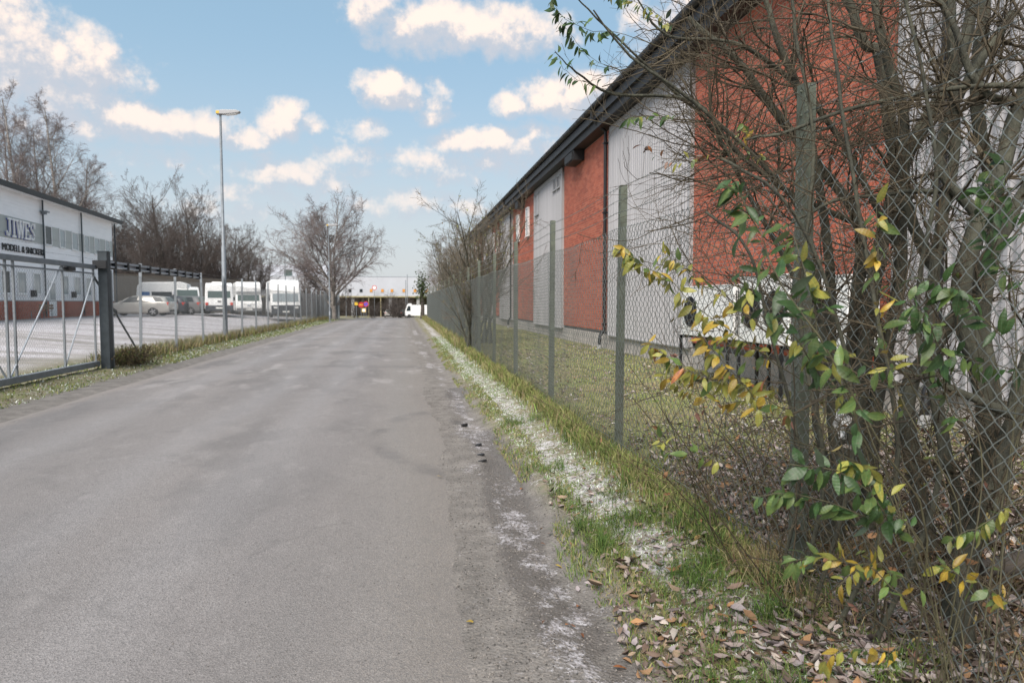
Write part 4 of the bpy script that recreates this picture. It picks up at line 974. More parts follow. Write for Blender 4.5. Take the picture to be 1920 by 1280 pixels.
sign(sx_(702,134),134.5,5.6,'round',.45,'sign_red','sign_white','small round red bordered sign against the pale warehouse wall')
# flag poles and lamps far away
for px, h_, lb in ((649,9,'thin pale pole at the left end of the far warehouse'),(761,9.6,'thin grey pole in front of the orange windows'),(764,11,'slim lamp post beside the grey pole by the orange windows'),(536,13,'thin mast rising beside the pale hall window')):
    x = sx_(px,128); e = thing('mast', lb, 'mast', (x,128 if px > 600 else 100,-1.2 if px > 600 else -.6)); 
    if px < 600: e.location.x = sx_(px,100)
    MB().tube([(0,0,0),(0,0,h_*.7)], [.08,.05], 8).build('pole', M['galv'], e); MB().tube([(0,0,h_*.7),(0,0,h_*.72)], .07, 8).build('cap', M['galv'], e)
# dark gate leaf at the end of the left fence
dg_ = thing('yard_gate', 'dark open gate leaf between grey posts at the far end of the left fence', 'gate', (-7.6, 76, -.1))
for x in (-.6,.75): MB().box(x-.1,x+.1,-.1,.1,-.3,2.9).build('post', M['galv'], dg_)
for k in range(6): MB().box(-.48+k*.19,-.32+k*.19,-.03,.03,.0,2.5).build('board', M['post_dark'], dg_)
MB().box(-.5,.65,.031,.06,.3,.4).box(-.5,.65,.031,.06,2.1,2.2).build('rail', M['post_dark'], dg_)

# ------------------------------------------------------------------ bare trees
def grow(rs, p, d, L, r, cfg):
    """level by level branching; returns a list of (P, R) per level"""
    out = []; p = np.atleast_2d(p).astype(float); d = np.atleast_2d(d).astype(float); L = np.atleast_1d(L).astype(float); r = np.atleast_1d(r).astype(float)
    for lv, c in enumerate(cfg):
        n = c.get('n', 6); N = len(p); Pn = np.zeros((N, n, 3)); Dn = np.zeros((N, n, 3)); cur = p.copy(); dd = d.copy()
        for k in range(n):
            Pn[:,k] = cur; Dn[:,k] = dd
            dd = dd+rs.normal(0, c.get('wob', .12), (N,3)); dd[:,2] += c.get('up', 0)+c.get('droop',0)*k/n
            dd /= np.linalg.norm(dd, axis=1, keepdims=True); cur = cur+dd*(L/(n-1))[:,None]
        tpr = np.linspace(1, c.get('tip', .3), n)[None]
        Rn = r[:,None]*tpr; Rn = np.maximum(Rn, c.get('rmin', .002))
        out.append((Pn, Rn))
        if lv == len(cfg)-1: break
        q = cfg[lv+1]; K = q['k']; idx = np.repeat(np.arange(N), K); m_ = len(idx)
        lo_, hi_ = q.get('t', (.25,1)); tt_ = lo_+(hi_-lo_)*((np.tile(np.arange(K), N)+rs.rand(m_))/K)
        fi = tt_*(n-1); i0 = np.minimum(fi.astype(int), n-2); fr_ = (fi-i0)[:,None]
        p = Pn[idx,i0]*(1-fr_)+Pn[idx,i0+1]*fr_; bd = Dn[idx,i0]
        rdm = rs.normal(0,1,(m_,3)); rdm -= (rdm*bd).sum(1,keepdims=True)*bd; rdm /= np.linalg.norm(rdm,axis=1,keepdims=True)
        ang = np.radians(rs.normal(q.get('ang',45), q.get('angv',10), m_))[:,None]
        d = bd*np.cos(ang)+rdm*np.sin(ang); d[:,2] += q.get('lift',0); d /= np.linalg.norm(d,axis=1,keepdims=True)
        L = L[idx]*q['len']*(1-q.get('fade',.5)*tt_)*rs.uniform(.7,1.25,m_)
        rl = Rn[idx,i0]; r = rl*q.get('rr',.55)
    return out
def joinl(parts, sides):
    V, F, o = [], [], 0
    for (Pn, Rn), s in zip(parts, sides):
        v, f = tubes(Pn, Rn, s); V.append(v); F.append(f+o); o += len(v)
    return np.concatenate(V), np.concatenate(F)
def tree_proto(name, label, cat, seed, H, tr, cfg, mt, mc, loc, nt_=2, sides=(9,6,4,3,3), stems=1, spread=.12, group=None, lean=0):
    rs = np.random.RandomState(seed)
    p = np.zeros((stems,3)); p[:,:2] = rs.normal(0,.18 if stems > 1 else 0,(stems,2)); p[:,2] = -.15
    d = np.zeros((stems,3)); d[:,2] = 1; d[:,:2] = rs.normal(0,spread,(stems,2)) if stems > 1 else [[lean,0]]
    d /= np.linalg.norm(d,axis=1,keepdims=True)
    L = H*rs.uniform(.8,1.05,stems) if stems > 1 else np.array([H*.92]); r = tr*rs.uniform(.7,1.1,stems) if stems > 1 else np.array([tr])
    lv = grow(rs, p, d, L, r, cfg)
    e = thing(name, label, cat, loc, 0, group)
    v, f = joinl(lv[:nt_], sides[:nt_]); link('trunk', npmesh('trunk', v, f, M[mt], smooth=True), e)
    v, f = joinl(lv[nt_:], sides[nt_:]); tag(link('crown', npmesh('crown', v, f, M[mc]), e), kind='stuff')
    return e, lv
def place(proto, loc, rz, s, label, sz=None):
    c_ = copy_tree(proto); c_.location = loc; c_.rotation_euler = (0,0,rz); c_.scale = (s,s,sz or s); c_['label'] = label; return c_
birch_cfg = [dict(n=12,wob=.035,tip=.15), dict(k=26,n=9,len=.46,ang=42,t=(.16,.97),fade=.75,wob=.06,up=.06,rr=.42,tip=.2),
             dict(k=9,n=7,len=.42,ang=38,wob=.09,up=.02,rr=.45,rmin=.006,t=(.2,1)), dict(k=8,n=6,len=.6,ang=35,wob=.10,droop=-.22,rr=.6,rmin=.0065,t=(.1,1),fade=.3), dict(k=4,n=5,len=.7,ang=30,wob=.12,droop=-.30,rr=.8,rmin=.006,t=(.1,1),fade=.2)]
bt, _ = tree_proto('birch_tree', 'bare birch with spreading crown and a dark nest beside the far street lamp', 'tree', 15, 10.3, .24,
    [dict(n=11,wob=.03,tip=.12), dict(k=30,n=9,len=.78,ang=50,angv=9,t=(.12,.8),fade=.55,wob=.05,up=.05,rr=.5,tip=.2), dict(k=11,n=7,len=.42,ang=40,wob=.09,up=.03,rr=.5,rmin=.008,t=(.2,1)),
     dict(k=9,n=6,len=.55,ang=38,wob=.10,droop=-.12,rr=.6,rmin=.007,t=(.05,1),fade=.3), dict(k=5,n=5,len=.6,ang=34,wob=.12,droop=-.3,rr=.8,rmin=.0055,t=(.1,1),fade=.2)],
    'bark_birch', 'twig_birch', (-6.35,66,-.1))
mb = MB(); rs_ = random.Random(4)
nest = thing('bird_nest', 'dark twig nest in the fork of the bare birch', 'nest', P(620,448,66.2))
for k in range(150):
    a = rs_.uniform(0,6.28); r_ = rs_.uniform(.1,.42); z = rs_.uniform(-.35,.35); r_ *= 1-.5*abs(z-.15); b3 = a+rs_.uniform(.6,1.4)
    mb.tube([(r_*math.cos(a),r_*math.sin(a),z),(r_*math.cos(b3),r_*math.sin(b3),z+rs_.uniform(-.15,.15))], .018, 4)
mb.build('nest_twigs', M['bark_dark'], nest)
B1, _ = tree_proto('birch_tree', 'tall slender bare birch behind the left end of the white office', 'tree', 3, 22, .26, birch_cfg, 'bark_birch', 'twig_birch', (0,0,0), group='bare trees behind the office and car park')
B2, _ = tree_proto('tall_tree', 'bare broadleaf with fine upright twigs, tallest in the row behind the vans', 'tree', 17, 15.5, .22,
    [dict(n=10,wob=.04,tip=.15), dict(k=16,n=8,len=.62,ang=34,t=(.15,.9),fade=.55,wob=.06,up=.09,rr=.5,tip=.2), dict(k=9,n=6,len=.45,ang=34,wob=.08,up=.06,rr=.5,rmin=.008,t=(.2,1)), dict(k=8,n=5,len=.5,ang=32,wob=.09,up=.05,rr=.6,rmin=.007,t=(.15,1)), dict(k=5,n=4,len=.6,ang=30,wob=.1,rr=.8,rmin=.006,t=(.2,1))],
    'bark_dark', 'twig_far', (0,0,0), group='bare trees behind the office and car park')
B3, _ = tree_proto('alder_tree', 'dark dense many-stemmed bare tree behind the car park', 'tree', 29, 11.5, .12,
    [dict(n=9,wob=.05,tip=.15), dict(k=11,n=7,len=.42,ang=40,t=(.1,.95),fade=.4,wob=.08,up=.06,rr=.5,tip=.2), dict(k=7,n=6,len=.5,ang=40,wob=.1,rr=.5,rmin=.008,t=(.2,1)), dict(k=8,n=5,len=.55,ang=38,wob=.12,rr=.6,rmin=.007,t=(.1,1)),dict(k=5,n=4,len=.6,ang=35,wob=.1,rr=.8,rmin=.006,t=(.1,1))],
    'bark_dark', 'twig_far', (0,0,0), stems=6, spread=.22, group='bare trees behind the office and car park')
def tloc(px, D, z=.4): q = P(px, 560, D); return (q.x, q.y, z)
spec = [(B1,48,74,1.12,'tallest thin bare birch rising over the left end of the office roof'),(B1,92,75,.98,'bare birch behind the office roof, second from the left edge'),(B1,128,74,1.08,'pale stemmed bare birch over the middle of the office roof'),(B1,20,76,1.0,'thin bare birch cut close to the left edge of the photo'),(B1,158,78,.86,'shorter bare birch right of the tall birches over the office roof'),
        (B3,5,66,1.0,None),(B3,150,76,1.12,'dark bushy bare crown over the right half of the office roof'),(B3,190,78,.98,'dark tree just left of the office roof corner'),(B3,232,74,.80,'dense dark tree just right of the office corner'),
        (B2,262,76,.76,'bare tree behind the caravan'),(B3,285,72,.92,'dark multi-stemmed tree above the white van'),(B2,318,80,.98,'highest bare crown left of the near street lamp'),(B2,352,82,.93,'bare tree just left of the lamp pole'),(B3,345,74,.85,'low dark thicket tree left of the lamp pole'),
        (B2,398,84,.84,'bare tree directly behind the lamp pole'),(B3,392,78,.85,'dark tree directly behind the lamp pole base'),(B2,430,86,.71,'bare tree just right of the lamp pole'),(B3,440,80,.72,'dark reddish tree right of the lamp pole'),
        (B2,470,92,.65,'bare tree above the tall white motorhome'),(B2,498,96,.55,'smallest bare tree at the right end of the row'),(B3,478,90,.62,'dark low tree above the tall white motorhome'),(B3,105,70,1.0,'dark undergrowth tree behind the office roof centre'),(B3,250,82,.92,'dark tree farther back beyond the caravan'),(B3,415,90,.90,'dark tree deep in the row right of the lamp'),(B3,308,84,.98,'dark tree deep in the row above the dark cars')]
used = set()
for k, (pr, px, D, s, lb) in enumerate(spec):
    lb = lb or 'dark bare tree cut by the left edge of the photo'
    if pr not in used: o = pr; used.add(pr); o.location = tloc(px, D); o.scale = (s,s,s); o['label'] = lb
    else: o = place(pr, tloc(px, D), rnd.uniform(0,6.28), s, lb)
# small bushes round the birch and the junction
S1, _ = tree_proto('bare_bush', 'bare brown bush', 'bush', 41, 3.2, .04,
    [dict(n=7,wob=.08,tip=.3), dict(k=9,n=6,len=.5,ang=35,t=(.1,.95),fade=.3,wob=.1,up=.03,rr=.55,rmin=.006), dict(k=7,n=5,len=.5,ang=40,wob=.12,rr=.6,rmin=.005,t=(.1,1)), dict(k=4,n=4,len=.55,ang=38,wob=.12,rr=.7,rmin=.004,t=(.1,1))],
    'bark_dark', 'twig_far', (0,0,0), stems=9, spread=.4, group='bare bushes at the end of the road')
bs = [(560,78,1.5,'bare bush left of the birch trunk behind the fence'),(585,72,1.7,'thick bare bush at the foot of the birch, right of the motorhomes'),(600,80,1.3,'bare bush just left of the birch trunk'),(668,118,1.25,'bare bush in front of the far dark windows'),(700,120,1.1,'bare bush behind the red signs'),(738,121,1.25,'bare bush between the two far cars'),(748,122,1.35,'larger bare bush left of the black far car'),(775,124,1.1,'bare bush above the far white van')]
for k, (px, D, s, lb) in enumerate(bs):
    if k == 0: o = S1; o.location = tloc(px, D, fz(D)); o.scale = (s,)*3; o['label'] = lb
    else: place(S1, tloc(px, D, fz(D)), rnd.uniform(0,6), s, lb)
# shrubs along the right fence
def leafcloud(e, pts, n, size, cols, seed, name='leaves'):
    rs = np.random.RandomState(seed); idx = rs.randint(0, len(pts), n); c0 = pts[idx]+rs.normal(0,.03,(n,3))
    v, f, col = leafquads(rs, c0, size*rs.uniform(.6,1.3,n), cols, tilt=1.0)
    return tag(link(name, npmesh(name, v, f, M['plant'], col=col), e), kind='stuff')
def leafquads(rs, c0, sz, cols, tilt=1., wr=.36, flat=False):
    n = len(c0); a = rs.uniform(0,2*math.pi,n); el_ = rs.normal(0,.32,n) if flat else rs.normal(-.5,.6,n)
    u = np.stack([np.cos(a)*np.cos(el_), np.sin(a)*np.cos(el_), np.sin(el_)],1)
    rdm = rs.normal(0,1,(n,3)); 
    if flat: rdm = np.stack([-np.sin(a), np.cos(a), rs.normal(0,.35,n)],1)
    w_ = rdm-(rdm*u).sum(1,keepdims=True)*u; w_ /= np.linalg.norm(w_,axis=1,keepdims=True); nn = np.cross(u, w_)
    s = sz[:,None]; wd = s*wr*rs.uniform(.75,1.25,n)[:,None]; cup = rs.uniform(-.12,.28,n)[:,None]*s; curl = rs.uniform(-.1,.3,n)[:,None]*s
    V = np.stack([c0-u*s*.5+nn*curl, c0-u*s*.15+w_*wd*.5+nn*cup, c0+u*s*.22+w_*wd*.42+nn*cup, c0+u*s*.5+nn*curl, c0+u*s*.22-w_*wd*.42+nn*cup, c0-u*s*.15-w_*wd*.5+nn*cup, c0-u*s*.15, c0+u*s*.22],1)
    F = np.array([(0,1,6,6),(1,2,7,6),(2,3,7,7),(0,6,5,5),(6,7,4,5),(7,3,4,4)])
    T = np.array([(0,1,6),(1,2,7),(1,7,6),(2,3,7),(0,6,5),(6,7,4),(6,4,5),(7,3,4)])
    T = (np.arange(n)[:,None,None]*8+T[None]).reshape(-1,3)
    cc = np.array(cols)[rs.randint(0,len(cols),n)]*rs.uniform(.7,1.25,(n,1)); col = np.repeat(cc, 8, 0)
    return V.reshape(-1,3), T, col
LC = [(.22,.25,.06),(.30,.28,.06),(.14,.18,.05),(.20,.13,.06)]
wcfg = [dict(n=8,wob=.06,tip=.25), dict(k=8,n=7,len=.5,ang=32,t=(.2,.97),fade=.4,wob=.08,up=.05,rr=.5,rmin=.006), dict(k=6,n=6,len=.5,ang=34,wob=.1,rr=.55,rmin=.0045,t=(.15,1)), dict(k=6,n=5,len=.55,ang=35,wob=.12,rr=.7,rmin=.0038,t=(.1,1))]
W1, lv = tree_proto('willow_shrub', 'many-stemmed bare willow shrub', 'shrub', 53, 5.2, .05, wcfg, 'bark_olive', 'twig_olive', (0,0,0), stems=9, spread=.14, group='bare shrubs growing along the right fence')
leafcloud(W1, lv[2][0].reshape(-1,3), 160, .09, LC, 5)
ws_ = [((2.75,23.5,.15),.92,'tall bare shrub with a few yellow leaves reaching over the warehouse eave'),((2.9,29.5,.15),.95,'bare shrub behind the right fence, second beyond the tallest one'),((2.05,20.3,.1),.55,'low brown shrub growing through the right fence'),((3.0,37,.15),.95,'bare upright shrub in the middle of the fence line'),((2.9,46,.15),.9,'bare shrub near the far end of the right fence')]
for k, (lc, s, lb) in enumerate(ws_):
    if k == 0: W1.location = lc; W1.scale = (s,)*3; W1['label'] = lb
    else: place(W1, lc, rnd.uniform(0,6), s, lb)
place(B1, (3.2,66,-.1), 1.2, .38, 'small pale bare birch at the far end of the right fence')['group'] = 'small bare birches past the right fence'
place(B1, (4.8,60,-.1), 2.9, .36, 'reddish bare birch just behind the shrubs past the warehouse')['group'] = 'small bare birches past the right fence'
iv = thing('ivy_trunk', 'dark tree stump wrapped in green ivy at the far end of the right fence', 'tree', (1.75,63,-.05))
mb = MB(); mb.tube([(0,0,-.2),(.05,0,1.2),(-.03,.05,2.5),(.15,0,3.6)], [.22,.17,.15,.08], 9); mb.build('trunk', M['bark_dark'], iv, smooth=True)
rs = np.random.RandomState(9); pp = np.stack([rs.normal(0,.3,500), rs.normal(0,.3,500), 3.0+rs.normal(0,.65,500)],1); v, f, col = leafquads(rs, pp, np.full(500,.16), [(.03,.05,.018),(.05,.07,.022)], wr=.8); tag(link('ivy', npmesh('ivy', v, f, M['plant'], col=col), iv), kind='stuff')

# ------------------------------------------------------------------ grass, litter and pebbles
def blades(name, x, y, h, wd, cols, seed, lean=.35, label=None, cat='grass', z=None):
    rs = np.random.RandomState(seed); n = len(x); z = G(x, y) if z is None else z
    a = rs.uniform(0,2*math.pi,n); la = rs.uniform(0,2*math.pi,n); ln = np.abs(rs.normal(0,lean,n))*h
    c0 = np.stack([x,y,z-.01],1); sd = np.stack([np.cos(a),np.sin(a),0*a],1)*(wd*rs.uniform(.6,1.3,n))[:,None]*.5
    up = np.stack([np.cos(la)*ln*.4, np.sin(la)*ln*.4, h*.6],1); tp = np.stack([np.cos(la)*ln*1.3, np.sin(la)*ln*1.3, h*np.clip(1-.3*(ln/h)**2,.4,1)],1)
    V = np.stack([c0-sd, c0+sd, c0+up+sd*.7, c0+up-sd*.7, c0+tp],1)
    T = (np.arange(n)[:,None,None]*5+np.array([(0,1,2),(0,2,3),(3,2,4)])[None]).reshape(-1,3)
    cc = np.array(cols)[rs.randint(0,len(cols),n)]*rs.uniform(.75,1.25,(n,1)); col = np.repeat(cc,5,0)
    return tag(link(name, npmesh(name, V.reshape(-1,3), T, M['plant'], col=col)), label, cat, kind='stuff')
rs = np.random.RandomState(77)
def scat(n, x0, x1, y0, y1, dens, pw=1.6):
    x = rs.uniform(x0,x1,n*3); u = rs.rand(n*3); y = y0+(y1-y0)*u**pw; k = rs.rand(n*3) < dens(x,y); x, y = x[k][:n], y[k][:n]; return x, y
GR = [(.10,.17,.035),(.14,.20,.045),(.08,.13,.03),(.20,.21,.07)]; DRY = [(.26,.21,.11),(.20,.16,.085),(.15,.14,.05),(.32,.26,.15)]; OL = [(.17,.20,.06),(.22,.22,.08),(.26,.23,.11),(.12,.16,.045)]
FRO = [(.45,.50,.42),(.55,.57,.52),(.25,.30,.17),(.16,.22,.08)]
x, y = scat(20000, 1.62, 2.12, 3.2, 30, lambda x,y: np.exp(-((x-1.93)/.14)**2)*(.5+fbm(x*2,y*2,2,3)), 1.9); blades('tall_grass', x, y, rs.uniform(.06,.26,len(x))*(.5+.9*fbm(x*1.5,y*1.5,2,8))*(.45+.55*sst(3.5,8,y)), .0065+.0006*y, DRY[:3]+OL+GR[:2]+OL[:2], 1, .6, 'tall dry grass growing along the foot of the right fence')
x, y = scat(11000, 1.02, 1.38, 2.6, 30, lambda x,y: sst(.42,.66,fbm(x*5,y*1.6,3,21)), 1.9); blades('verge_grass', x, y, rs.uniform(.02,.06,len(x)), .005+.0006*y, GR[:2]+OL+DRY[:2], 2, .7, 'short green turf lip between the gutter and the frosty path')
x, y = scat(34000, 1.2, 1.95, 2.3, 30, lambda x,y: .35+sst(.4,.6,fbm(x*2,y*2,3,41)), 1.8); blades('frosty_grass', x, y, rs.uniform(.012,.04,len(x)), .006+.0007*y, FRO+GR[:2], 3, .9, 'frosted short grass on the strip beside the right fence')
# dense tufts, each a bunch of long blades
rt = np.random.RandomState(404); tx, ty = [], []
for k in range(46):
    cx_, cy_ = rt.uniform(1.12,2.0), 1.9+rt.rand()**1.4*7; n_ = rt.randint(50,170); sp_r = rt.uniform(.03,.09); tx.append(rt.normal(cx_,sp_r,n_)); ty.append(rt.normal(cy_,sp_r*1.2,n_))
x = np.concatenate(tx); y = np.concatenate(ty); k_ = x > .98; x, y = x[k_], y[k_]
blades('grass_tufts', x, y, rt.uniform(.05,.17,len(x)), .0045, [(.06,.11,.025),(.08,.14,.03),(.05,.09,.02),(.14,.17,.05)], 44, 1.0, 'dark green grass tufts scattered along the verge in front of the fence')
x, y = scat(5500, .95, 2.1, 1.6, 4.6, lambda x,y: sst(.48,.6,fbm(x*2.5,y*2.5,3,51)), 1.2); blades('green_tufts', x, y, rs.uniform(.03,.10,len(x)), .0045, GR, 4, .8, 'bright green grass tufts among the fallen leaves in front')
x, y = scat(60000, 2.05, 5.95, 3, 34, lambda x,y: .5+.5*fbm(x*1.5,y*1.5,2,61), 1.8); blades('yard_grass', x, y, rs.uniform(.02,.06,len(x)), .006+.0009*y, OL+[(.30,.25,.16)], 5, .8, 'thin olive lawn between the right fence and the warehouse')
x, y = scat(5000, 1.75, 3.2, 1.7, 3.6, lambda x,y: sst(.42,.6,fbm(x*2.1,y*2.1,3,71)), 1.0); blades('dead_grass', x, y, rs.uniform(.04,.20,len(x)), .004, DRY+[(.16,.09,.05)], 6, .8, 'dead brown grass and stalks under the foreground shrub')
x, y = scat(34000, -7.9, -5.95, 9, 66, lambda x,y: .25+sst(.42,.6,fbm(x*1.2,y*.8,3,81)), 1.7); blades('left_verge_grass', x, y, rs.uniform(.02,.07,len(x)), .008+.0008*y, GR+OL+FRO[:2], 7, .8, 'patchy frosted grass verge along the left fence')
x, y = scat(9000, -7.7, -6.75, 18, 66, lambda x,y: np.exp(-((x+7.15)/.3)**2), 1.4); blades('left_tall_grass', x, y, rs.uniform(.1,.42,len(x)), .012+.0005*y, DRY+OL[:2], 8, .4, 'taller dry grass at the foot of the left fence')
x, y = scat(10000, 1.7, 2.5, 22, 64, lambda x,y: .6+0*x, 1.); blades('far_tall_grass', x, y, rs.uniform(.1,.4,len(x)), .02, DRY+OL+GR[:1], 9, .4, 'far tall grass and weeds along the right fence')
# weedy bush by the gate post
bb = thing('weed_bush', 'brown and green weedy bush at the foot of the dark gate post', 'bush', (-6.75,17.9,.08))
rs2 = np.random.RandomState(6); Pn = np.zeros((420,6,3)); d = rs2.normal(0,.55,(420,3)); d[:,2] = 1; d /= np.linalg.norm(d,axis=1,keepdims=True); c0 = np.stack([rs2.normal(0,.22,420), rs2.normal(0.2,.42,420), 0*d[:,0]],1)
for k in range(6): Pn[:,k] = c0; c0 = c0+d*rs2.uniform(.05,.14,(420,1)); d[:,2] -= .12; d += rs2.normal(0,.1,d.shape)
v, f = tubes(Pn, np.full((420,6),.005), 3); link('stems', npmesh('stems', v, f, M['bark_twig']), bb)['kind'] = 'stuff'
v, f, col = leafquads(rs2, Pn[rs2.randint(0,420,2200), rs2.randint(1,6,2200)], np.full(2200,.055), [(.10,.12,.03),(.16,.13,.06),(.07,.10,.02),(.13,.08,.04)]); link('leaves', npmesh('leaves', v, f, M['plant'], col=col), bb)['kind'] = 'stuff'
# leaf litter
LIT = [(.26,.21,.19),(.33,.28,.26),(.20,.15,.13),(.15,.105,.08),(.36,.31,.27),(.22,.16,.11),(.30,.26,.26),(.24,.20,.18),(.18,.14,.13),(.22,.13,.07),(.12,.09,.075),(.10,.075,.06)]
def litter_obj(name, x, y, size, cols, seed, label, lift=.012):
    r_ = np.random.RandomState(seed); c0 = np.stack([x,y,G(x,y)+lift*r_.rand(len(x))+.004],1); v, f, col = leafquads(r_, c0, size*r_.uniform(.6,1.3,len(x)), cols, wr=.42, flat=True)
    return tag(link(name, npmesh(name, v, f, M['plant'], col=col)), label, 'leaf litter', kind='stuff')
def ld(x,y): return np.clip(sst(.92,1.25,x)*(sst(3.6,2.4,y)+.30*sst(6.5,3,y))+sst(1.9,2.3,x)*sst(8.5,3.2,y),0,1)*(.35+fbm(x*3,y*3,2,91))
x, y = scat(21000, .85, 5.6, 1.4, 9, ld, 1.35); litter_obj('leaf_litter', x, y, .052, LIT, 14, 'grey brown fallen leaves covering the ground under the shrub and fence', .03)
x, y = scat(2600, 1.0, 4.6, 1.5, 6, ld, 1.2); litter_obj('large_leaf_litter', x, y, .078, LIT+[(.30,.17,.08),(.36,.32,.28),(.09,.06,.045)], 24, 'larger curled brown and grey leaves lying over the litter in front', .05)
x, y = scat(3800, 2.1, 5.9, 5, 22, lambda x,y: sst(.42,.62,fbm(x*1.3,y*1.0,3,93)), 1.4); litter_obj('yard_litter', x, y, .06, LIT+[(.5,.47,.45)], 15, 'scattered pale dead leaves on the lawn beyond the right fence', .03)
# single bright fallen leaves that stand out on the verge
lm = {}
def leafmesh(key, m, seed, L=1., wr=.34, sharp=1.):
    r_ = random.Random(seed); ns = 8; V = []; F = []; curl = r_.uniform(-.1,.75); bend = r_.uniform(-.22,.22); cup = r_.uniform(-.25,.55); wav = r_.uniform(.0,.05); ph = r_.uniform(0,6); pk = r_.uniform(.75,1.05)
    for k in range(ns):
        t_ = k/(ns-1); wv_ = wr*math.sin(math.pi*min(1, t_**pk))**.85*(1-.15*t_); wv_ = max(wv_, .012)
        z_ = -curl*t_**2*.7; y_ = t_*(1-.25*abs(curl)*t_); x_ = bend*t_**2; tw = wav*math.sin(ph+t_*9)
        V += [(x_-wv_/2, y_, z_+cup*wv_*.5+tw), (x_, y_, z_), (x_+wv_/2, y_, z_+cup*wv_*.5-tw)]
    for k in range(ns-1):
        a = k*3; F += [(a,a+1,a+4,a+3),(a+1,a+2,a+5,a+4)]
    me = bpy.data.meshes.new('leaf'); me.from_pydata(V, [], F); me.materials.append(M[m]); me.polygons.foreach_set('use_smooth', [True]*len(F)); me.update(); return me
LM = {m: [leafmesh(m, m, s_*7+3, wr=w_) for s_, w_ in ((1,.38),(2,.30),(3,.46),(4,.34),(5,.42),(6,.36),(7,.27))] for m in ('leaf_dark','leaf_green','leaf_lime','leaf_yellow','leaf_orange','leaf_brown')}
def spot(px, py, z=.08): d = ray(px, py); t_ = (z-EYE)/d.z; return d.x*t_, d.y*t_
for px, py, m in ((643,0,None),) if False else [(1012,1003,'leaf_orange'),(1040,1042,'leaf_yellow'),(992,810,'leaf_orange'),(1168,928,'leaf_orange'),(1105,930,'leaf_orange'),(1120,871,'leaf_yellow'),(1023,700+85,'leaf_orange'),(1141,1087,'leaf_orange'),(1082,1090,'leaf_orange'),(1104,1002,'leaf_orange'),(888,1155,'leaf_yellow'),(1095,1145,'leaf_orange'),(1149,1192,'leaf_orange'),(1200,1250,'leaf_brown'),(1322,1095,'leaf_orange'),(1352,1108,'leaf_yellow'),(1371,1060,'leaf_orange'),(1017,1160,'leaf_brown'),(818,890,'leaf_yellow'),(975,907,'leaf_orange'),(1060,1125,'leaf_orange'),(1240,1000,'leaf_yellow'),(1290,1150,'leaf_yellow'),(1430,1180,'leaf_orange'),(1480,1230,'leaf_orange')]:
    x, y = spot(px, py, .04 if px < 1050 else .12); o = link('fallen_leaf', LM[m][rnd.randrange(3)]); s_ = rnd.uniform(.045,.07); o.scale = (s_,s_,s_)
    zg = road_z(x,y) if x < float(RE(y))+.05 else Gs(x,y)
    o.location = (x,y,zg+.018); o.rotation_euler = (rnd.uniform(-.3,.3), rnd.uniform(-.3,.3), rnd.uniform(0,6.28))
    tag(o, '%s fallen leaf lying on the %s' % ({'leaf_orange':'bright orange','leaf_yellow':'pale yellow','leaf_brown':'dull brown'}[m], 'worn asphalt edge of the road' if px < 1000 and py < 930 else 'gravel near the front of the photo' if px < 1130 and py > 1100 else 'muddy gutter beside the turf lip' if px < 1130 else 'frosty grass strip by the fence' if py < 1050 else 'grey leaf litter in front of the shrub'), 'leaf', 'bright fallen leaves on the road edge')
# pebbles and grit
def pebbles(name, x, y, s, seed, label, zf=None, cols=((.17,.155,.14),(.22,.20,.18),(.11,.10,.09),(.07,.065,.06),(.05,.047,.043),(.15,.135,.12))):
    r_ = np.random.RandomState(seed); n = len(x); O = np.array([(1,0,0),(0,1,0),(-1,0,0),(0,-1,0),(0,0,.7),(0,0,-.6)],float)
    V = O[None]*s[:,None,None]*r_.uniform(.6,1.3,(n,6,1)); a = r_.uniform(0,6.28,n); c_, s_ = np.cos(a)[:,None], np.sin(a)[:,None]
    V = np.stack([V[:,:,0]*c_-V[:,:,1]*s_, V[:,:,0]*s_+V[:,:,1]*c_, V[:,:,2]],2); z = G(x,y) if zf is None else zf(x,y)
    V += np.stack([x,y,z+s*.25],1)[:,None]
    T = (np.arange(n)[:,None,None]*6+np.array([(0,1,4),(1,2,4),(2,3,4),(3,0,4),(1,0,5),(2,1,5),(3,2,5),(0,3,5)])[None]).reshape(-1,3)
    cc = np.array(cols)[r_.randint(0,len(cols),n)]; return tag(link(name, npmesh(name, V.reshape(-1,3), T, M['stone'], col=np.repeat(cc,6,0), flat=True)), label, 'gravel', kind='stuff')
x, y = scat(22000, .15, 1.4, 1.6, 13, lambda x,y: .3+.7*fbm(x*4,y*4,2,5), 1.7); pebbles('gravel', x, y, rs.uniform(.002,.0075,len(x)), 3, 'loose grit and pebbles in the gutter at the right road edge')
rzf = lambda x,y: fall(y)+.045*(1-((x+2.4)/3.0)**2).clip(0,1)+.003
x, y = scat(5000, -4.5, .45, 1.5, 12, lambda x,y: .12+.7*sst(-1.5,.5,x), 1.6); pebbles('road_grit', x, y, rs.uniform(.0015,.0045,len(x)), 4, 'scattered dark and pale grit on the asphalt', rzf)
for (px,py,s_) in ((870,797,.05),(902,850,.03),(897,832,.035),(905,862,.03)):
    x, y = spot(px,py,.0); r_ = random.Random(px); mb = MB(); n = 7
    mb.prism([(s_*1.6*math.cos(a)*r_.uniform(.7,1.1), s_*math.sin(a)*r_.uniform(.6,1.1)) for a in [2*math.pi*k/n for k in range(n)]], 0, s_*.7, 'z')
    o = mb.build('asphalt_lump', M['black_plastic'], None, bevel=s_*.15); o.location = (x,y,Gs(x,y)-.002); o.rotation_euler = (rnd.uniform(-.2,.2),rnd.uniform(-.2,.2),rnd.uniform(0,3))
    tag(o, ('largest dark lump, farthest along the right road gutter' if px == 870 else 'small dark lump in the group behind the larger one in the gutter'), 'stone', 'dark lumps in the gutter')

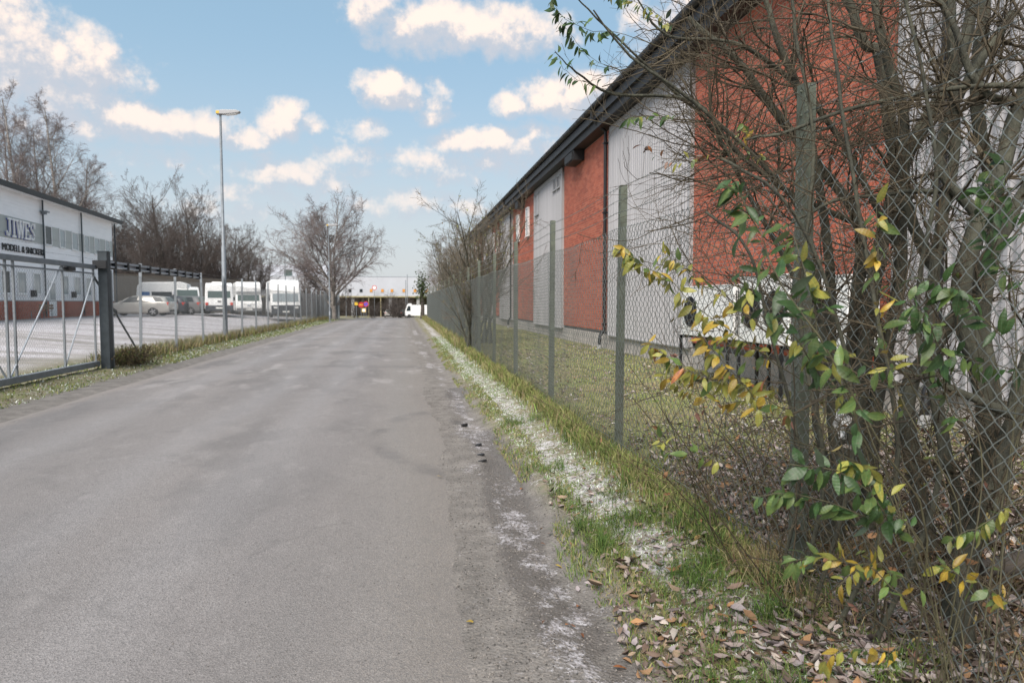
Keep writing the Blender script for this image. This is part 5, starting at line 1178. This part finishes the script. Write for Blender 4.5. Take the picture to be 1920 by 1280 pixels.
# ------------------------------------------------------------------ the foreground shrubs at the fence
def poly(pts, n=16):
    """smooth curve through world points"""
    pts = [Vector(p) for p in pts]; pts = [pts[0]*2-pts[1]]+pts+[pts[-1]*2-pts[-2]]; out = []
    m_ = len(pts)-3
    for i_ in range(m_):
        p0,p1,p2,p3 = pts[i_:i_+4]; st = max(2, n//m_)
        for k in range(st):
            t_ = k/st; out.append(.5*((2*p1)+(p2-p0)*t_+(2*p0-5*p1+4*p2-p3)*t_*t_+(3*p1-p0-3*p2+p3)*t_**3))
    out.append(pts[-2]); return np.array([tuple(p) for p in out])
def shrub(name, label, base, stems, seed, twig_cfg, kids, mt='bark_olive'):
    """stems: list of (points in world, r0, r1); each main stem is a part; twigs join into one"""
    e = thing(name, label, 'shrub', base); rs = np.random.RandomState(seed); allp = []; bl = np.array(base)
    tips = []
    for pts, r0, r1 in stems:
        c_ = poly(pts, 26); c_ = c_+np.stack([fbm(np.arange(len(c_))*.35, k_*7.+r0*99, 3, seed)-.5 for k_ in range(3)],1)*.05*np.linspace(0,1,len(c_))[:,None]
        rr_ = np.linspace(r0, r1, len(c_))*(1+.12*(fbm(np.arange(len(c_))*.5, r0*50, 3, seed+1)-.5)*2)
        v, f = tubes((c_-bl)[None], rr_[None], 10); link('stem', npmesh('stem', v, f, M[mt], smooth=True), e)
        T = np.gradient(c_, axis=0); T /= np.linalg.norm(T,axis=1,keepdims=True); K = max(3,int(kids*len(pts)/4))
        idx = rs.randint(5, len(c_) if r1 > .006 else int(len(c_)*.55), K); K = len(idx); p = c_[idx]; bd = T[idx]; rdm = rs.normal(0,1,(K,3)); rdm[:,0] -= .25; rdm -= (rdm*bd).sum(1,keepdims=True)*bd; rdm /= np.linalg.norm(rdm,axis=1,keepdims=True)
        an = np.radians(rs.uniform(30,75,K))[:,None]; d = bd*np.cos(an)+rdm*np.sin(an)
        L = rs.uniform(.25,.95,K); r = np.minimum(rr_[idx]*.4, .0075)
        allp.append((p, d, L, r))
    p = np.concatenate([a[0] for a in allp]); d = np.concatenate([a[1] for a in allp]); L = np.concatenate([a[2] for a in allp]); r = np.concatenate([a[3] for a in allp])
    lv = grow(rs, p-bl, d, L, r, twig_cfg)
    v, f = joinl(lv, (6,4,4,3)[:len(lv)]); tag(link('twigs', npmesh('twigs', v, f, M['bark_twig']), e), kind='stuff')
    return e, lv
TW = [dict(n=9,wob=.13,up=.02,tip=.45,rmin=.0018), dict(k=5,n=8,len=.6,ang=45,angv=18,wob=.16,up=.0,rr=.6,rmin=.0013,t=(.15,.95),fade=.3,tip=.5), dict(k=4,n=6,len=.5,ang=45,angv=18,wob=.17,rr=.6,rmin=.0009,t=(.1,.95),fade=.3,tip=.5)]
def B_(x, y, z): return Vector((x,y,z))
stA = [([B_(2.75,3.75,.1),P(1600,870,4.3),P(1640,520,4.2),P(1694,312,4.1),P(1741,219,4.0),P(1800,100,4.0),P(1835,-60,4.0)], .055,.03),
       ([B_(2.7,3.85,.1),P(1590,800,4.4),P(1600,600,4.4),P(1612,422,4.4),P(1530,305,4.4),P(1448,203,4.4),P(1370,105,4.4),P(1290,30,4.4)], .05,.016),
       ([B_(2.65,3.7,.1),P(1560,780,4.2),P(1555,500,4.1),P(1506,203,4.0),P(1467,98,4.0),P(1440,20,4.0),P(1420,-60,4.0)], .034,.012),
       ([B_(2.8,3.7,.1),P(1640,760,4.3),P(1690,480,4.3),P(1655,137,4.2),P(1620,78,4.2),P(1580,-20,4.2)], .05,.026),
       ([B_(2.7,3.6,.1),P(1530,800,4.1),P(1545,640,4.0),P(1510,420,3.9),P(1420,300,3.8),P(1300,190,3.7),P(1180,110,3.6),P(1110,20,3.5)], .024,.004),
       ([P(1612,422,4.3),P(1480,360,4.2),P(1370,275,4.1),P(1300,190,4.0),P(1150,178,3.8),P(1080,140,3.6),P(1040,95,3.5)], .020,.0022),
       ([P(1545,640,4.0),P(1480,500,4.1),P(1400,360,4.2),P(1330,230,4.2),P(1250,160,4.1),P(1120,40,3.9),P(1070,-20,3.8)], .018,.003),
       ([P(1690,480,4.3),P(1560,240,4.2),P(1400,90,4.1),P(1250,70,4.0),P(1190,-10,3.9)], .022,.004)]
shA, lvA = shrub('thicket_shrub', 'tangled bare thicket of olive stems around the nearest fence post', (2.7,3.8,.15), stA, 101, TW, 13)
stB = [([B_(2.28,2.42,.1),P(1806,1053,2.9),P(1849,975,2.9),P(1875,878,2.9),P(1904,780,2.9),P(1960,600,2.9)], .05,.035),
       ([B_(2.35,2.6,.1),P(1800,1000,3.1),P(1787,900,3.1),P(1775,858,3.1),P(1740,640,3.2),P(1772,400,3.2),P(1790,270,3.2),P(1785,0,3.2),P(1780,-80,3.2)], .032,.018),
       ([B_(2.4,2.6,.1),P(1830,960,3.1),P(1850,760,3.1),P(1800,560,3.1),P(1840,410,3.1),P(1881,297,3.1),P(1913,195,3.1),P(1960,60,3.1)], .05,.03),
       ([B_(2.9,3.3,.1),P(1700,760,3.9),P(1760,640,3.9),P(1860,470,3.8),P(1940,330,3.8)], .05,.03),
       ([B_(2.9,3.2,.1),P(1860,800,3.6),P(1840,600,3.6),P(1870,400,3.6),P(1830,200,3.6),P(1850,0,3.6),P(1860,-80,3.6)], .045,.025),
       ([P(1749,500,3.5),P(1700,380,3.5),P(1690,200,3.5),P(1650,60,3.5),P(1640,-60,3.5)], .032,.016),
       ([P(1840,410,3.1),P(1760,300,3.2),P(1820,140,3.2),P(1905,20,3.2)], .026,.016),
       ([P(1913,195,3.1),P(1840,170,3.1),P(1790,60,3.1),P(1740,-40,3.1)], .022,.010),
       ([P(1905,780,2.8),P(1760,720,2.9),P(1680,690,2.9),P(1640,640,2.9)], .020,.008),
       ([P(1850,360,3.3),P(1700,360,3.2),P(1560,380,3.1),P(1480,420,3.0)], .014,.005),
       ([P(1920,160,3.0),P(1800,165,3.1),P(1650,190,3.1),P(1480,245,3.0),P(1400,260,3.0)], .014,.005)]
shB, lvB = shrub('thicket_shrub', 'dense bare shrub with thick olive trunks at the right edge of the photo', (2.4,2.7,.15), stB, 202, TW, 9)
stC = [([B_(1.86,3.0,.1),P(1545,900,3.1),P(1500,600,3.0),P(1525,300,3.0),P(1490,60,3.0),P(1500,-60,3.0)],.011,.0065),
       ([B_(1.9,2.9,.1),P(1600,850,3.0),P(1560,560,2.9),P(1470,380,2.9),P(1360,300,3.0)],.010,.0065),
       ([B_(1.88,2.7,.1),P(1680,900,2.8),P(1640,560,2.8),P(1590,300,2.8),P(1560,0,2.9)],.012,.0065),
       ([B_(1.9,2.5,.1),P(1760,900,2.7),P(1720,600,2.7),P(1750,300,2.7),P(1700,-40,2.7)],.012,.0065),
       ([B_(1.9,3.2,.1),P(1500,880,3.3),P(1450,640,3.2),P(1400,470,3.2),P(1330,400,3.3)],.009,.0065)]
shC, lvC = shrub('thicket_shrub', 'thin bare stems standing in front of the nearest fence post', (1.87,2.9,.15), stC, 303, TW, 9)
lg = thing('fallen_log', 'dark fallen log lying on leaves at the right edge behind the fence', 'log', P(1900,1055,3.1))
MB().tube([(-.16,.02,-.02),(.1,0,.0),(.6,-.05,.03),(1.2,-.1,.02)], [.035,.055,.06,.06], 10).build('log', M['bark_dark'], lg, smooth=True)
sp_ = P(1560,850,3.9); stp = thing('tree_stump', 'sawn off stump with pale broken wood behind the nearest fence post', 'stump', (sp_.x,sp_.y,.15))
MB().tube([(0,0,-.1),(.02,0,.25),(.06,-.02,.5),(.09,-.03,.62)], [.09,.07,.055,.05], 10).build('stump_trunk', M['bark_olive'], stp, smooth=True)
MB().tube([(.09,-.03,.621),(.095,-.03,.64)], [.048,.03], 10).build('cut_face', mat('cut_wood',(.42,.36,.30),.8,nscale=30,namt=.2), stp)
pp_ = P(1580,795,3.95); pw = thing('paper_scrap', 'crumpled white paper scrap caught above the sawn stump', 'litter', pp_)
rq = random.Random(2); V = [(rq.uniform(-.01,.01)+.0*i_, -.05+.025*(i_%5)+rq.uniform(-.008,.008), -.09+.035*(i_//5)+rq.uniform(-.01,.01)) for i_ in range(30)]
V = [(v_[0]+rq.uniform(-.03,.03), v_[1], v_[2]) for v_ in V]; mb = MB(); mb.add(V, [(a,a+1,a+6,a+5) for q in range(5) for a in range(q*5,q*5+4)]); mb.build('sheet', M['car_white'], pw)
# leafy shoots: curves with leaves hanging from them
def shoots(name, label, base, sprays, seed, nk=1.7, ks=1., root=True):
    e = thing(name, label, 'shrub', base); bl = Vector(base); r_ = random.Random(seed); cnt = 0
    for pts, r0, t0, nl, mats, ls in sprays:
        if root:
            pts = [Vector(base)+Vector((r_.uniform(-.12,.12), r_.uniform(-.12,.12), 0))]+list(pts); t0 = (1+t0*(len(pts)-2))/(len(pts)-1)
        c_ = poly(pts, 22); ph_ = r_.random()*9; c_ = c_+np.stack([fbm(np.arange(len(c_))*.28+ph_, k_*5.+ph_, 3, seed)-.5 for k_ in range(3)],1)*.09*np.sin(np.linspace(0,math.pi,len(c_)))[:,None]; rr_ = np.linspace(r0*.6, r0*.25, len(c_)); v, f = tubes((c_-np.array(bl))[None], rr_[None], 5)
        link('shoot', npmesh('shoot', v, f, M['shoot'], smooth=True), e)
        nl = int(nl*nk)
        for k in range(nl):
            if cnt >= 298: break
            t_ = t0+(1-t0)*(k+r_.random()*.6)/nl; fi = min(t_,.999)*(len(c_)-1); i0 = int(fi); p = Vector(c_[i0]).lerp(Vector(c_[min(i0+1,len(c_)-1)]), fi-i0)
            tan = (Vector(c_[min(i0+1,len(c_)-1)])-Vector(c_[max(i0-1,0)])).normalized()
            side = tan.cross(Vector((r_.uniform(-1,1),r_.uniform(-1,1),r_.uniform(-1,1)))).normalized()
            d = (tan*r_.uniform(.1,.8)+side*r_.uniform(.3,.9)+Vector((0,0,r_.uniform(-1.3,.15)))).normalized()
            m_ = r_.choice(mats); L = ls*r_.uniform(.55,1.2)*.95*ks
            o = link('leaf', r_.choice(LM[m_]), e); o.location = p+d*.006-bl
            nrm = Vector((r_.uniform(-1,.3),r_.uniform(-1,.1),r_.uniform(0,1)))
            z_ = (nrm-d*nrm.dot(d)).normalized(); x_ = d.cross(z_); o.rotation_euler = Matrix((x_,d,z_)).transposed().to_euler(); o.scale = (L,L,L); cnt += 1
    return e
mat('shoot', (.095,.09,.045), .7, nscale=20, col2=(.045,.038,.022))
Y_, G_, D_, O_, L_m, Bn = 'leaf_yellow','leaf_green','leaf_dark','leaf_orange','leaf_lime','leaf_brown'
s1 = [([P(1660,800,2.6),P(1560,740,2.5),P(1450,690,2.4),P(1350,610,2.4),P(1260,530,2.5),P(1200,490,2.5),P(1162,455,2.55)],.0045,.35,30,[L_m,Y_,L_m,L_m,G_],.055),
      ([P(1600,760,2.6),P(1480,640,2.5),P(1370,560,2.5),P(1290,500,2.6),P(1235,475,2.6)],.0035,.4,16,[L_m,Y_,L_m,G_],.052),
      ([P(1640,860,2.6),P(1500,790,2.5),P(1380,720,2.4),P(1290,690,2.4),P(1215,640,2.45)],.004,.3,26,[Y_,Y_,L_m,L_m,O_,G_],.056),
      ([P(1640,900,2.5),P(1480,820,2.4),P(1400,730,2.35),P(1340,660,2.35),P(1310,620,2.35)],.004,.4,18,[Y_,L_m,L_m,Y_,G_],.056),
      ([P(1620,840,2.6),P(1460,760,2.6),P(1330,745,2.6),P(1240,700,2.6)],.003,.4,10,[L_m,Y_],.052),
      ([P(1560,1000,2.5),P(1460,930,2.4),P(1350,870,2.4),P(1270,850,2.5),P(1235,820,2.55)],.0028,.5,8,[L_m,G_],.05)]
shoots('leafy_shrub', 'yellow and lime leaved shoots arching left from the shrub over the chain-link fence', (1.9,2.45,.15), s1, 5, 2.7, 1.2)
s2 = [([P(1740,1010,2.1),P(1660,860,2.0),P(1560,690,1.95),P(1470,540,1.95),P(1410,410,2.0),P(1375,330,2.0)],.006,.30,22,[D_,G_,D_,G_],.075),
      ([P(1700,980,2.2),P(1600,800,2.1),P(1545,650,2.1),P(1520,530,2.1),P(1480,420,2.15)],.005,.25,22,[G_,L_m,G_,D_],.07),
      ([P(1800,1000,2.2),P(1720,800,2.2),P(1660,640,2.2),P(1640,500,2.2),P(1643,380,2.2)],.0045,.3,20,[G_,L_m,Y_],.065),
      ([P(1850,900,2.3),P(1790,760,2.3),P(1740,620,2.2),P(1700,560,2.2)],.005,.2,16,[D_,G_,D_],.075),
      ([P(1900,760,2.3),P(1850,600,2.3),P(1800,540,2.2),P(1720,520,2.2)],.0045,.2,14,[D_,D_,G_],.07),
      ([P(1905,620,2.4),P(1880,500,2.4),P(1865,400,2.4),P(1850,310,2.4)],.0045,.3,16,[D_,D_,G_],.07),
      ([P(1660,900,2.2),P(1570,740,2.2),P(1500,650,2.15),P(1420,560,2.1),P(1370,480,2.1)],.0045,.25,20,[G_,L_m,D_],.068),
      ([P(1720,1010,2.1),P(1600,960,2.0),P(1500,930,2.0),P(1420,930,2.05)],.0045,.2,18,[D_,G_,D_,G_],.068),
      ([P(1730,1080,2.1),P(1650,960,2.0),P(1560,880,1.95),P(1480,870,2.0)],.005,.2,20,[D_,G_,D_],.07),
      ([P(1760,1120,2.1),P(1690,980,2.0),P(1640,890,2.0),P(1590,860,2.0)],.0045,.3,16,[D_,G_,L_m],.07),
      ([P(1760,1180,2.1),P(1640,1090,2.0),P(1560,1040,2.0),P(1480,1050,2.05)],.004,.2,16,[G_,L_m,G_,Y_],.058),
      ([P(1800,1160,2.2),P(1700,1100,2.1),P(1640,1060,2.1),P(1570,1100,2.1)],.004,.3,12,[L_m,Y_,G_],.058),
      ([P(1960,1010,2.2),P(1880,960,2.15),P(1830,990,2.1),P(1780,1010,2.1)],.004,.3,10,[G_,L_m],.058),
      ([P(1960,1180,2.1),P(1880,1120,2.05),P(1810,1080,2.05),P(1760,1060,2.1)],.0035,.3,12,[G_,L_m,Y_],.055),
      ([P(1760,1200,2.0),P(1660,1200,1.95),P(1590,1220,1.95),P(1540,1240,2.0)],.003,.3,9,[L_m,Y_,G_],.05)]
shoots('leafy_shrub', 'tall green shoots rising across the middle of the right fence panel', (1.75,1.9,.15), s2[:7], 8, 2.1, 1.15)
shoots('leafy_shrub', 'low green and yellow leaved shoots near the lower right corner', (1.7,1.8,.15), s2[7:], 9, 2.1, 1.1)
s4 = [([P(1960,620,2.6),P(1900,520,2.5),P(1850,440,2.5),P(1830,330,2.5)],.0045,.2,18,[D_,D_,G_],.075),
      ([P(1970,760,2.5),P(1880,700,2.4),P(1800,660,2.4),P(1740,700,2.4)],.0045,.2,18,[D_,D_,G_],.075),
      ([P(1960,480,2.5),P(1910,400,2.4),P(1880,300,2.4)],.004,.2,10,[D_,D_],.08),
      ([P(1720,760,2.3),P(1640,690,2.2),P(1560,640,2.2),P(1500,700,2.2)],.004,.2,14,[G_,L_m,D_],.066)]
shoots('leafy_shrub', 'dark green leaves hanging on shoots at the right edge of the photo', (2.1,2.2,.15), s4, 21, 1.2)
s3 = [([P(1300,190,4.0),P(1150,178,3.8),P(1080,140,3.6),P(1040,95,3.5)],.003,.45,12,[D_,G_,D_],.075),
      ([P(1340,180,3.9),P(1240,90,3.7),P(1130,60,3.6),P(1060,40,3.5),P(1030,-10,3.5)],.0035,.4,24,[D_,G_,D_],.075),
      ([P(1340,200,3.9),P(1200,150,3.7),P(1100,100,3.6),P(1050,40,3.5)],.003,.5,14,[D_,D_,G_],.07),
      ([P(1340,160,3.9),P(1280,60,3.8),P(1200,10,3.7),P(1140,-10,3.6)],.0035,.4,24,[D_,G_,L_m],.07),
      ([P(1420,250,3.8),P(1320,210,3.7),P(1230,215,3.6),P(1175,222,3.5)],.0026,.5,12,[G_,L_m,D_],.065),
      ([P(1450,300,3.8),P(1350,290,3.7),P(1270,300,3.6),P(1200,270,3.6)],.0026,.4,10,[G_,Bn,L_m,O_],.06),
      ([P(1500,360,3.4),P(1430,300,3.3),P(1400,250,3.3),P(1395,230,3.3)],.0026,.3,10,[L_m,G_,Y_],.06)]
shoots('leafy_shrub', 'leafy twig tips overhanging the sky left of the black eave', (2.6,3.7,.15), s3, 12, root=False)
# thin arching bramble canes low down in front of the fence
rsn = np.random.RandomState(31); N = 150
p = np.stack([rsn.uniform(1.75,3.1,N), rsn.uniform(2.0,4.2,N), np.full(N,.12)],1); d = rsn.normal(0,.35,(N,3)); d[:,2] = 1; d[:,0] -= .15; d /= np.linalg.norm(d,axis=1,keepdims=True)
lv = grow(rsn, p-np.array([2.2,2.8,.15]), d, rsn.uniform(.5,1.7,N), rsn.uniform(.002,.006,N), [dict(n=10,wob=.08,droop=-.16,tip=.4,rmin=.0015), dict(k=4,n=7,len=.45,ang=45,wob=.14,droop=-.1,rr=.6,rmin=.001,t=(.2,.95),tip=.5)])
lv[0][1][:] *= .8
cb = thing('bramble', 'thin brown canes and dead stalks tangled at the foot of the right fence', 'bramble', (2.2,2.8,.15))
v, f = joinl(lv, (5,3)); tag(link('canes', npmesh('canes', v, f, M['bark_twig']), cb), kind='stuff')
v, f, col = leafquads(rsn, lv[0][0].reshape(-1,3)[rsn.randint(0,N*10,260)], np.full(260,.05), [(.22,.12,.06),(.14,.07,.05),(.25,.20,.08),(.10,.13,.04)]); tag(link('withered_leaves', npmesh('withered_leaves', v, f, M['plant'], col=col), cb), kind='stuff')
print('objects', len(bpy.data.objects))
